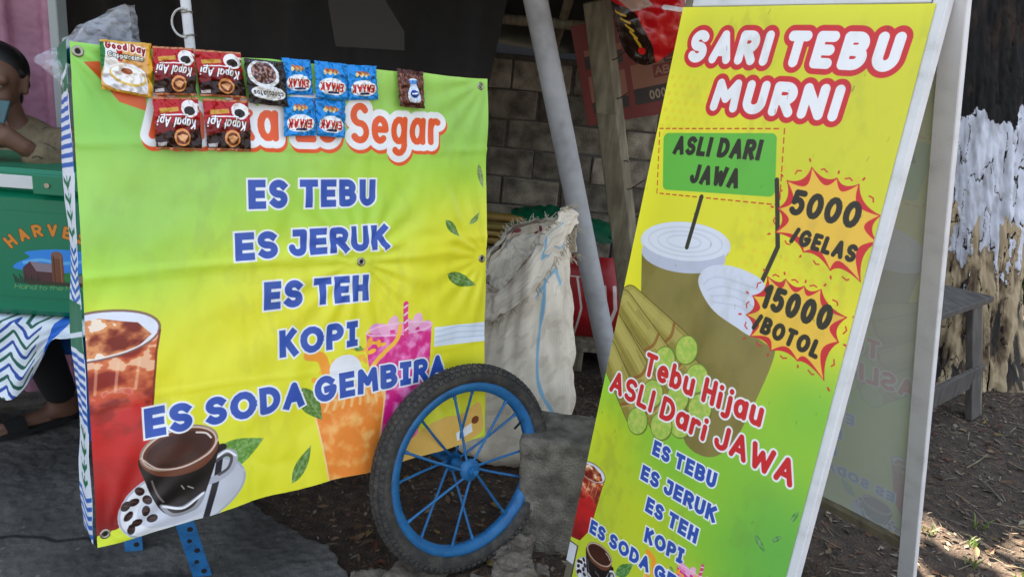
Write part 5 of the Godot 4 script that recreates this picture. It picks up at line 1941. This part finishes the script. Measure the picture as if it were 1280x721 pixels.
	line(e, pv([194, 160, 194, 262]), 2.0, C(0.30, 0.16, 0.10))
	line(e, pv([218, 160, 218, 262]), 2.0, C(0.58, 0.40, 0.28))
	for k in 7:
		poly(e, oval(236 + k * 7, 240 - 10 * sin(k * 1.9), 11, 13, 0, 10), C(0.10, 0.48, 0.24))
	poly(e, pv([272, 236, 300, 216, 330, 240, 330, 260, 272, 260]), C(0.52, 0.48, 0.42))
	for k in 9:
		poly(e, oval(322 + k * 5, 190 - 20 * sin(k * 1.3), 14, 18, 0, 10), C(0.04, 0.26, 0.12))
	for k in 14:
		line(e, [V(56 + k * 6, 268), V(50 + k * 7, 236 + (k % 3) * 8)], 2.0, C(0.10, 0.16, 0.13))
	poly(e, pv([80, 258, 340, 256, 330, 270, 100, 272]), C(0.20, 0.20, 0.14))
	print_text(e, "Hand to the harvest", V(48, 292), V(344, 286), 20, 0.06, [[0, C(0.45, 0.62, 0.36), 0, 0]], false, 0.2)
	st = mb()
	var ec := o + X * 0.072 + Vector3(0, 0.195, 0) + Z * 0.1705
	sheet(st, 2, 2, func(u, v): return ec + X * (u - 0.5) * 0.30 - Vector3(0, (v - 0.5) * 0.25, 0), 0.001)
	obj("emblem", st, print_mat(e, 0.4), c)
	# blue stool
	var sl := thing("plastic_stool", "blue plastic stool the person in brown shirt sits on", "stool", Vector3(-1.59, 0.02, -2.46))
	st = mb()
	var so := Vector3(-1.59, 0.40, -2.46)
	var pl := std(C(0.10, 0.34, 0.62), 0.35)
	box(st, so + Vector3(0, 0.02, 0), X * 0.17, Vector3(0, 0.018, 0), Z * 0.17, 0.012)
	obj("seat", st, pl, sl)
	st = mb()
	box(st, so + Vector3(0, -0.035, 0), X * 0.175, Vector3(0, 0.036, 0), Z * 0.175, 0.01)
	obj("skirt", st, pl, sl)
	for sx in [-1, 1]:
		for sz in [-1, 1]:
			st = mb()
			var lp = so + X * 0.16 * sx + Z * 0.16 * sz
			bar(st, Vector3(lp.x + 0.02 * sx, 0.022, lp.z + 0.02 * sz), Vector3(lp.x, 0.34, lp.z), 0.045, 0.03, X, 0.004)
			obj("leg", st, pl, sl)
	# clear plastic bag caught on the cart's corner
	var nb := noise(911, 9.0, 4)
	var nb2 := noise(912, 26.0, 3)
	st = mb()
	for s in 2:
		sheet(st, 44, 30, func(u, v):
			var a := Vector3(-1.03, 1.30, -1.60).lerp(Vector3(-0.875, 1.44, -1.68), u)
			var b := Vector3(-0.93, 1.235, -1.56).lerp(Vector3(-0.855, 1.335, -1.67), u)
			var p := a.lerp(b, v) + Vector3(0, 0.02 * sin(u * PI), 0)
			var k := nb.get_noise_3d(p.x, p.y, s * 3.0)
			var k2 := nb2.get_noise_3d(p.x, p.y, s * 5.0 + 1.0)
			return p + Vector3(k * 0.02, k * 0.018 + k2 * 0.008, 0.03 * (s - 0.5) + k * 0.04 + absf(k2) * 0.03), 0.0, 0.0, 1.0, 0.0, 1.0, true)
	tag(obj("plastic_bag", st, M.plastic), "crumpled clear plastic bag caught on the banner's upper corner", "plastic bag")

# ------------------------------------------------------------------ person
func person():
	var p := thing("person", "seated person in brown patterned shirt and black trousers, looking at phone", "person", Vector3(-1.62, 0.02, -2.42))
	var head := Vector3(-1.655, 1.20, -2.335)
	var nk := Vector3(-1.66, 1.045, -2.405)
	var sh := [Vector3(-1.47, 1.005, -2.42), Vector3(-1.83, 1.0, -2.40)]
	var el := [Vector3(-1.375, 0.94, -2.25), Vector3(-1.86, 0.86, -2.22)]
	var wr := [Vector3(-1.43, 1.045, -2.11), Vector3(-1.585, 1.035, -2.10)]
	var hip := [Vector3(-1.57, 0.50, -2.45), Vector3(-1.73, 0.50, -2.45)]
	var kn := [Vector3(-1.50, 0.47, -2.17), Vector3(-1.80, 0.47, -2.15)]
	var an := [Vector3(-1.575, 0.11, -2.415), Vector3(-1.86, 0.11, -2.30)]
	var toe := [Vector3(-1.685, 0.055, -2.262), Vector3(-1.93, 0.055, -2.12)]
	var bones := []
	bones.append([Vector3(-1.65, 0.54, -2.46), Vector3(-1.65, 0.78, -2.47), 0.13, 0.12])
	bones.append([Vector3(-1.65, 0.78, -2.47), Vector3(-1.65, 0.98, -2.43), 0.12, 0.115])
	bones.append([sh[0] + Vector3(-0.05, -0.01, 0), sh[1] + Vector3(0.05, -0.01, 0), 0.062, 0.062])
	bones.append([nk + Vector3(0, -0.03, 0), head + Vector3(0, -0.06, -0.01), 0.052, 0.048])
	for i in 2:
		bones.append([sh[i], el[i], 0.052, 0.040])
		bones.append([el[i], wr[i], 0.038, 0.026])
		bones.append([hip[i], kn[i], 0.082, 0.058])
		bones.append([kn[i], an[i], 0.052, 0.034])
		bones.append([an[i], an[i] + Vector3(0.005, -0.045, -0.02), 0.033, 0.032])
		bones.append([an[i] + Vector3(0.0, -0.045, -0.01), toe[i], 0.032, 0.021])
	var st := mb()
	nets(st, bones, 0.013, 0.035)
	# head on a finer grid: skull, jaw, nose, lips, brow, ears
	var fw := Vector3(0.30, -0.16, 1.0).normalized()
	var rt := Vector3.UP.cross(fw).normalized()
	var up := fw.cross(rt)
	var h := func(x: float, y: float, z: float): return head + rt * x + up * y + fw * z
	var hb := [
		[h.call(0, 0.028, -0.022), h.call(0, 0.03, 0.012), 0.083, 0.074],
		[h.call(0, -0.03, 0.012), h.call(0, -0.082, 0.048), 0.062, 0.030],
		[h.call(-0.03, -0.03, 0.052), h.call(0.03, -0.03, 0.052), 0.026, 0.026],
		[h.call(0, 0.012, 0.082), h.call(0, -0.026, 0.101), 0.008, 0.0125],
		[h.call(-0.012, -0.030, 0.090), h.call(0.012, -0.030, 0.090), 0.009, 0.009],
		[h.call(-0.017, -0.056, 0.080), h.call(0.017, -0.056, 0.080), 0.0075, 0.0075],
		[h.call(-0.015, -0.065, 0.078), h.call(0.015, -0.065, 0.078), 0.008, 0.008],
		[h.call(-0.045, 0.026, 0.070), h.call(0.045, 0.026, 0.070), 0.013, 0.013],
		[h.call(0.078, 0.02, -0.012), h.call(0.078, -0.022, -0.004), 0.014, 0.009],
		[h.call(-0.078, 0.02, -0.012), h.call(-0.078, -0.022, -0.004), 0.014, 0.009],
		[h.call(0, -0.05, -0.02), nk + Vector3(0, -0.02, 0), 0.050, 0.054],
	]
	nets(st, hb, 0.005, 0.014)
	# hands round the phone: palm and five fingers each
	for i in 2:
		var s := 1.0 if i == 0 else -1.0
		var pm: Vector3 = wr[i] + Vector3(-0.035 * s, 0.028, 0.018)
		var fb := [[wr[i], pm, 0.024, 0.027], [pm + Vector3(-0.01 * s, -0.012, 0.004), pm + Vector3(-0.02 * s, 0.02, 0.008), 0.021, 0.021]]
		for f in 4:
			var y0 := 0.028 - f * 0.019
			var b0: Vector3 = pm + Vector3(-0.022 * s, y0 * 0.9, 0.010)
			var b1: Vector3 = b0 + Vector3(-0.026 * s, 0.010, 0.020)
			var b2: Vector3 = b1 + Vector3(-0.010 * s, 0.006, -0.026 + 0.003 * f)
			fb.append([b0, b1, 0.0092, 0.0085])
			fb.append([b1, b2, 0.0085, 0.0072])
		fb.append([pm + Vector3(-0.002 * s, 0.012, -0.012), pm + Vector3(-0.018 * s, 0.045, -0.018), 0.0105, 0.0092])
		fb.append([pm + Vector3(-0.018 * s, 0.045, -0.018), pm + Vector3(-0.036 * s, 0.062, -0.014), 0.0092, 0.0078])
		nets(st, fb, 0.0035, 0.006)
	# toes
	for i in 2:
		var tb := [[an[i] + Vector3(-0.03, -0.06, 0.05), toe[i], 0.022, 0.02]]
		var d := Vector3(toe[i].x - an[i].x, 0, toe[i].z - an[i].z).normalized()
		var sd := Vector3(d.z, 0, -d.x)
		for k in 5:
			var b0: Vector3 = toe[i] + sd * (k - 2) * 0.0145 + d * 0.002
			tb.append([b0, b0 + d * (0.034 - 0.004 * absi(k - 3)) + Vector3(0, -0.012, 0), 0.0095, 0.0085])
		nets(st, tb, 0.005, 0.006)
	var body := obj("body", st, M.skin, p)
	# eyes and mouth
	for s in [-1.0, 1.0]:
		st = mb()
		lump(st, h.call(0.031 * s, 0.006, 0.073), Vector3(0.0115, 0.0085, 0.011), noise(1, 1.0), 0.0, 12, 8)
		var eye := obj("eye", st, std(C(0.52, 0.48, 0.45), 0.3), body)
		st = mb()
		lump(st, h.call(0.031 * s, 0.002, 0.0815), Vector3(0.0048, 0.005, 0.0035), noise(1, 1.0), 0.0, 10, 6)
		obj("iris", st, M.hair, eye)
		st = mb()
		tube(st, [h.call(0.014 * s, 0.030, 0.083), h.call(0.032 * s, 0.035, 0.081), h.call(0.05 * s, 0.028, 0.069)], [0.003, 0.004, 0.002], 6)
		obj("eyebrow", st, M.hair, body)
	st = mb()
	tube(st, [h.call(-0.022, -0.060, 0.083), h.call(0, -0.0595, 0.0885), h.call(0.022, -0.060, 0.083)], [0.003, 0.005, 0.003], 6)
	obj("lips", st, std(C(0.42, 0.22, 0.20), 0.5), body)
	# hair drawn back
	st = mb()
	nets(st, [
		[h.call(0, 0.038, -0.034), h.call(0, 0.050, -0.014), 0.087, 0.080],
		[h.call(0, 0.0, -0.055), h.call(0, -0.05, -0.065), 0.066, 0.050],
		[h.call(-0.070, 0.035, -0.004), h.call(-0.074, -0.005, -0.026), 0.017, 0.014],
		[h.call(0.070, 0.035, -0.004), h.call(0.074, -0.005, -0.026), 0.017, 0.014],
		[h.call(0, -0.03, -0.105), h.call(0, -0.055, -0.115), 0.036, 0.034],
	], 0.006, 0.012)
	obj("hair", st, M.hair, p)
	# shirt
	var im := Image.create(256, 256, false, Image.FORMAT_RGB8)
	var n := noise(951, 0.03, 3)
	for y in 256:
		for x in 256:
			im.set_pixel(x, y, C(0.43, 0.38, 0.29).lerp(C(0.51, 0.46, 0.36), clampf(0.5 + n.get_noise_2d(x, y), 0, 1)))
	var r := RandomNumberGenerator.new()
	r.seed = 9
	for i in 14:
		var q := V(r.randf_range(14, 240), r.randf_range(14, 240))
		for k in 4:
			line(im, [q, q + V(r.randf_range(-12, 12), r.randf_range(-12, 12))], 2.0, C(0.20, 0.18, 0.14))
		poly(im, oval(q.x, q.y, 3, 3, 0, 8), C(0.30, 0.32, 0.22))
	var shirt := tex_mat(im, 4.0, 0.9, bump_tex(15, 0.018, 7.0, 256), 1.0)
	st = mb()
	var sb := [
		[Vector3(-1.65, 0.52, -2.46), Vector3(-1.65, 0.78, -2.46), 0.15, 0.142],
		[Vector3(-1.65, 0.78, -2.46), Vector3(-1.65, 0.965, -2.43), 0.142, 0.132],
		[sh[0] + Vector3(-0.04, -0.012, 0), sh[1] + Vector3(0.04, -0.012, 0), 0.076, 0.076],
		[nk + Vector3(0.0, -0.035, 0.0), nk + Vector3(0, -0.015, -0.01), 0.080, 0.070],
	]
	for i in 2:
		sb.append([sh[i], el[i], 0.072, 0.062])
		sb.append([el[i], el[i].lerp(wr[i], 0.72), 0.060, 0.046])
	nets(st, sb, 0.012, 0.03)
	obj("shirt", st, shirt, p)
	st = mb()
	var tb2 := [[Vector3(-1.65, 0.54, -2.46), Vector3(-1.65, 0.60, -2.46), 0.146, 0.13]]
	for i in 2:
		tb2.append([hip[i], kn[i], 0.096, 0.066])
		tb2.append([kn[i], kn[i].lerp(an[i], 0.86), 0.064, 0.052])
	nets(st, tb2, 0.013, 0.03)
	obj("trousers", st, M.black_cloth, p)
	# sandals
	for i in 2:
		var d := Vector3(toe[i].x - an[i].x, 0, toe[i].z - an[i].z).normalized()
		var sd := Vector3(d.z, 0, -d.x)
		var sl := Node3D.new()
		sl.name = "sandal"
		p.add_child(sl, true)
		sl.global_position = Vector3(an[i].x, 0.024, an[i].z)
		st = mb()
		var c0 := Vector3(an[i].x, 0.034, an[i].z) - d * 0.045
		sheet(st, 10, 24, func(u, v):
			var wdt := 0.040 + 0.012 * sin(v * 2.6) - 0.034 * pow(absf(v * 2.0 - 1.0), 7.0)
			return c0 + d * v * 0.285 + sd * (u - 0.5) * 2.0 * wdt, -0.014)
		obj("sole", st, M.black_cloth, sl)
		st = mb()
		sheet(st, 14, 8, func(u, v):
			var a := lerpf(-1.45, 1.45, u)
			return toe[i] + d * lerpf(-0.055, 0.005, v) + sd * sin(a) * 0.049 + Vector3(0, -0.022 + cos(a) * (0.052 - 0.01 * v), 0), 0.004)
		obj("strap", st, M.black_cloth, sl)
	# phone
	var ph := thing("phone", "small teal phone held in the person's hands", "phone", Vector3(-1.507, 1.04, -2.09))
	st = mb()
	var pu := Vector3(0.0, 0.86, -0.5).normalized()
	box(st, Vector3(-1.507, 1.105, -2.095), Vector3(0.036, 0, 0), pu * 0.072, Vector3(1, 0, 0).cross(pu) * 0.0045, 0.003)
	obj("case", st, std(C(0.16, 0.32, 0.34), 0.35), ph)
	st = mb()
	box(st, Vector3(-1.507, 1.105, -2.095) - Vector3(1, 0, 0).cross(pu) * 0.0048, Vector3(0.032, 0, 0), pu * 0.067, Vector3(1, 0, 0).cross(pu) * 0.0006, 0.0003)
	obj("screen", st, std(C(0.05, 0.05, 0.06), 0.1), ph)

# ------------------------------------------------------------------ small things on the ground
func leaf_mesh(st: SurfaceTool, c: Vector3, len: float, wd: float, turn: float, tilt: float, curl: float):
	var d := Vector3(cos(turn), tilt, sin(turn)).normalized()
	var s := d.cross(Vector3.UP).normalized()
	var u := s.cross(d).normalized()
	var pr := []
	for i in 6:
		var t := i / 5.0
		var w := wd * sin(PI * pow(t, 0.75)) + 0.0004
		var m: Vector3 = c + d * (t - 0.5) * len + u * curl * (t - 0.5) * (t - 0.5) * 4.0
		pr.append([m + s * w + u * w * 0.5, m, m - s * w + u * w * 0.5])
	for i in 5:
		for k in 2:
			quad(st, pr[i][k], pr[i][k + 1], pr[i + 1][k + 1], pr[i + 1][k], pr[i][1] - Vector3(0, 0.1, 0))

# worn block: rounded box with noise that depends on place only, so that faces meet
func rough_block(st: SurfaceTool, c: Vector3, ax: Vector3, ay: Vector3, az: Vector3, rd: float, nz: FastNoiseLite, amp: float):
	var h := Vector3(ax.length(), ay.length(), az.length())
	st.set_smooth_group(2)
	var n := 26
	for f in 6:
		var k := f / 2
		var sg := 1.0 if f % 2 else -1.0
		var g := []
		for j in n + 1:
			for i in n + 1:
				var q := Vector3.ZERO
				q[k] = sg
				q[(k + 1) % 3] = i * 2.0 / n - 1.0
				q[(k + 2) % 3] = j * 2.0 / n - 1.0
				q *= h
				var inn := q.clamp(-h + Vector3.ONE * rd, h - Vector3.ONE * rd)
				q = inn + (q - inn).normalized() * rd
				var w := c + ax * q.x / h.x + ay * q.y / h.y + az * q.z / h.z
				var dr := (w - c).normalized()
				g.append(w + dr * (nz.get_noise_3dv(w * 1.3) * amp + nz.get_noise_3dv(w * 6.0) * amp * 0.45 - maxf(nz.get_noise_3dv(w * 2.1 + Vector3(4, 4, 4)) - 0.25, 0.0) * amp * 2.5))
		for j in n:
			for i in n:
				quad(st, g[j * (n + 1) + i], g[j * (n + 1) + i + 1], g[(j + 1) * (n + 1) + i + 1], g[(j + 1) * (n + 1) + i], c)

func small_things():
	var r := RandomNumberGenerator.new()
	r.seed = 77
	# broken concrete kerb block
	var nz := noise(971, 5.0, 4)
	var st := mb()
	rough_block(st, Vector3(0.275, 0.155, -2.055), Vector3(0.175, 0, 0.012), Vector3(-0.018, 0.195, -0.012), Vector3(-0.02, 0, 0.105), 0.009, nz, 0.005)
	tag(obj("concrete_block", st, M.concrete), "broken grey concrete kerb block between the wheel and the sign", "concrete block")
	# stones by the wheel
	var sts := [
		[0.045, -1.895, 0.075, 0.035, 0.055, "flat pinkish stone lying right under the wheel's rim"],
		[0.085, -1.80, 0.07, 0.04, 0.055, "pale angular stone between the wheel and the sign's foot"],
		[0.10, -1.955, 0.05, 0.04, 0.045, "rough stone wedged against the base of the concrete block"],
		[0.16, -1.83, 0.028, 0.02, 0.024, "small blue-grey stone in the leaf litter by the block"],
		[-0.19, -1.74, 0.11, 0.03, 0.075, "broad flat grey stone lying in front of the tyre"],
		[-0.30, -1.66, 0.08, 0.026, 0.06, "flat grey stone at the broken edge of the asphalt"],
		[0.00, -1.73, 0.05, 0.024, 0.04, "small flat stone in front of the wheel"],
	]
	var ns := noise(981, 7.0, 3)
	for i in sts.size():
		var s: Array = sts[i]
		var stone := thing("stone", s[5], "stone", Vector3(s[0], 0, s[1]), "stones around the wheel")
		st = mb()
		var tb := Basis(Vector3(r.randf_range(-0.2, 0.2), 1, r.randf_range(-0.2, 0.2)).normalized(), r.randf() * TAU)
		rough_block(st, Vector3(s[0], s[3] * 0.5, s[1]), tb.x * s[2] * 0.85, tb.y * s[3] * 0.85, tb.z * s[4] * 0.85, s[3] * 0.35, ns, s[3] * 0.5)
		obj("rock", st, M.stone, stone)
	# leaf litter: bits nobody could count, then single fallen leaves
	st = mb()
	var cols := [C(0.10, 0.06, 0.035), C(0.17, 0.10, 0.05), C(0.24, 0.16, 0.09), C(0.20, 0.15, 0.10), C(0.06, 0.045, 0.03), C(0.27, 0.23, 0.17), C(0.14, 0.06, 0.035)]
	for i in 16000:
		var x: float
		var z: float
		if i % 2 == 0:
			x = r.randf_range(-0.75, 0.75)
			z = r.randf_range(-3.4, -1.5)
		else:
			x = r.randf_range(0.7, 3.2)
			z = r.randf_range(-4.0, -1.5)
		if x < -0.25 and z > -1.55 - (x + 0.3) * -0.6 - 0.28 and i % 2 == 0:
			if x < -0.3 and z > -1.8 + (x + 0.4) * 0.8:
				continue
		var s := r.randf_range(0.004, 0.013) * (1.0 if i % 2 == 0 else 1.25)
		if r.randf() < 0.1:
			s *= 1.8
		var a := r.randf() * TAU
		var y := ground_height(x, z) + 0.001 + r.randf() * 0.006
		var d := Vector3(cos(a), r.randf_range(-0.3, 0.3), sin(a)) * s
		var w := Vector3(-sin(a), r.randf_range(-0.4, 0.4), cos(a)) * s * r.randf_range(0.12, 0.6)
		st.set_color(cols[r.randi() % cols.size()] * r.randf_range(0.35, 1.0))
		var c := Vector3(x, y + 0.002, z)
		quad(st, c - d, c + w, c + d, c - w, c - Vector3(0, 1, 0))
	for i in 500:
		var x := r.randf_range(1.0, 3.0)
		var z := r.randf_range(-3.8, -1.7)
		var a := r.randf() * TAU
		var d := Vector3(cos(a), r.randf_range(-0.1, 0.1), sin(a)) * r.randf_range(0.015, 0.05)
		var w := Vector3(-sin(a), 0, cos(a)) * 0.0014
		var c := Vector3(x, ground_height(x, z) + 0.006, z)
		st.set_color(C(0.24, 0.20, 0.13) * r.randf_range(0.4, 1.2))
		quad(st, c - d - w, c - d + w, c + d + w, c + d - w, c - Vector3(0, 1, 0))
	var lit := obj("leaf_litter", st, M.vc)
	tag(lit, "brown crumbled leaf litter scattered over the soil", "leaf litter")
	lit.set_meta("kind", "stuff")
	var lm := [std(C(0.36, 0.26, 0.18), 0.8), std(C(0.27, 0.19, 0.13), 0.8), std(C(0.48, 0.40, 0.22), 0.8), std(C(0.34, 0.17, 0.11), 0.8)]
	var spots := []
	for i in 34:
		spots.append([r.randf_range(-0.45, 0.25), r.randf_range(-2.3, -1.66)])
	for i in 46:
		spots.append([r.randf_range(1.25, 2.6), r.randf_range(-3.4, -1.8)])
	for i in spots.size():
		var x: float = spots[i][0]
		var z: float = spots[i][1]
		if x < -0.2 and z > -1.85 + (x + 0.4) * 0.5:
			continue
		var right := x > 1.0
		st = mb()
		leaf_mesh(st, Vector3(x, ground_height(x, z) + 0.012, z), r.randf_range(0.022, 0.06), r.randf_range(0.006, 0.014), r.randf() * TAU, r.randf_range(-0.2, 0.2), r.randf_range(-0.01, 0.02))
		tag(obj("fallen_leaf", st, lm[r.randi() % 4]), "dry brown fallen leaf on the soil near the tree" if right else "dry brown fallen leaf on the soil near the cart wheel", "leaf", "fallen leaves near the tree" if right else "fallen leaves near the wheel")
	# twigs
	for i in 14:
		var x := r.randf_range(1.3, 2.5)
		var z := r.randf_range(-3.3, -1.9)
		var a := r.randf() * TAU
		st = mb()
		var d := Vector3(cos(a), 0, sin(a)) * r.randf_range(0.05, 0.14)
		var c := Vector3(x, ground_height(x, z) + 0.008, z)
		tube(st, [c - d, c + Vector3(0.01, 0.006, 0.0), c + d], [0.004, 0.003, 0.0015], 6)
		tag(obj("twig", st, M.wood), "thin dry twig on the soil beside the tree", "twig", "twigs beside the tree")
	# grass tufts in the sun patch
	var gm := std(C(0.36, 0.44, 0.18), 0.6)
	gm.backlight_enabled = true
	gm.backlight = C(0.2, 0.3, 0.05)
	for s in [[1.50, -2.25], [1.62, -2.2], [1.78, -2.12], [1.68, -2.02], [1.86, -2.2], [1.55, -2.08], [1.42, -2.34], [1.72, -2.33]]:
		st = mb()
		for k in 9:
			var a := r.randf() * TAU
			var hgt := r.randf_range(0.012, 0.045)
			var b := Vector3(s[0] + r.randf_range(-0.02, 0.02), ground_height(s[0], s[1]), s[1] + r.randf_range(-0.02, 0.02))
			var lean := Vector3(cos(a), 0, sin(a)) * hgt * r.randf_range(0.4, 1.1)
			var sd := Vector3(-sin(a), 0, cos(a)) * 0.0025
			var m1 := b + lean * 0.4 + Vector3(0, hgt * 0.7, 0)
			var tp := b + lean + Vector3(0, hgt, 0)
			quad(st, b - sd, b + sd, m1 + sd, m1 - sd, m1 - lean)
			tri(st, m1 - sd, m1 + sd, tp, m1 - lean)
		var g := thing("grass_tuft", "small green grass tuft growing in the sunlit soil", "grass tuft", Vector3(s[0], 0, s[1]), "grass tufts in the sunlit patch")
		obj("blades", st, gm, g)
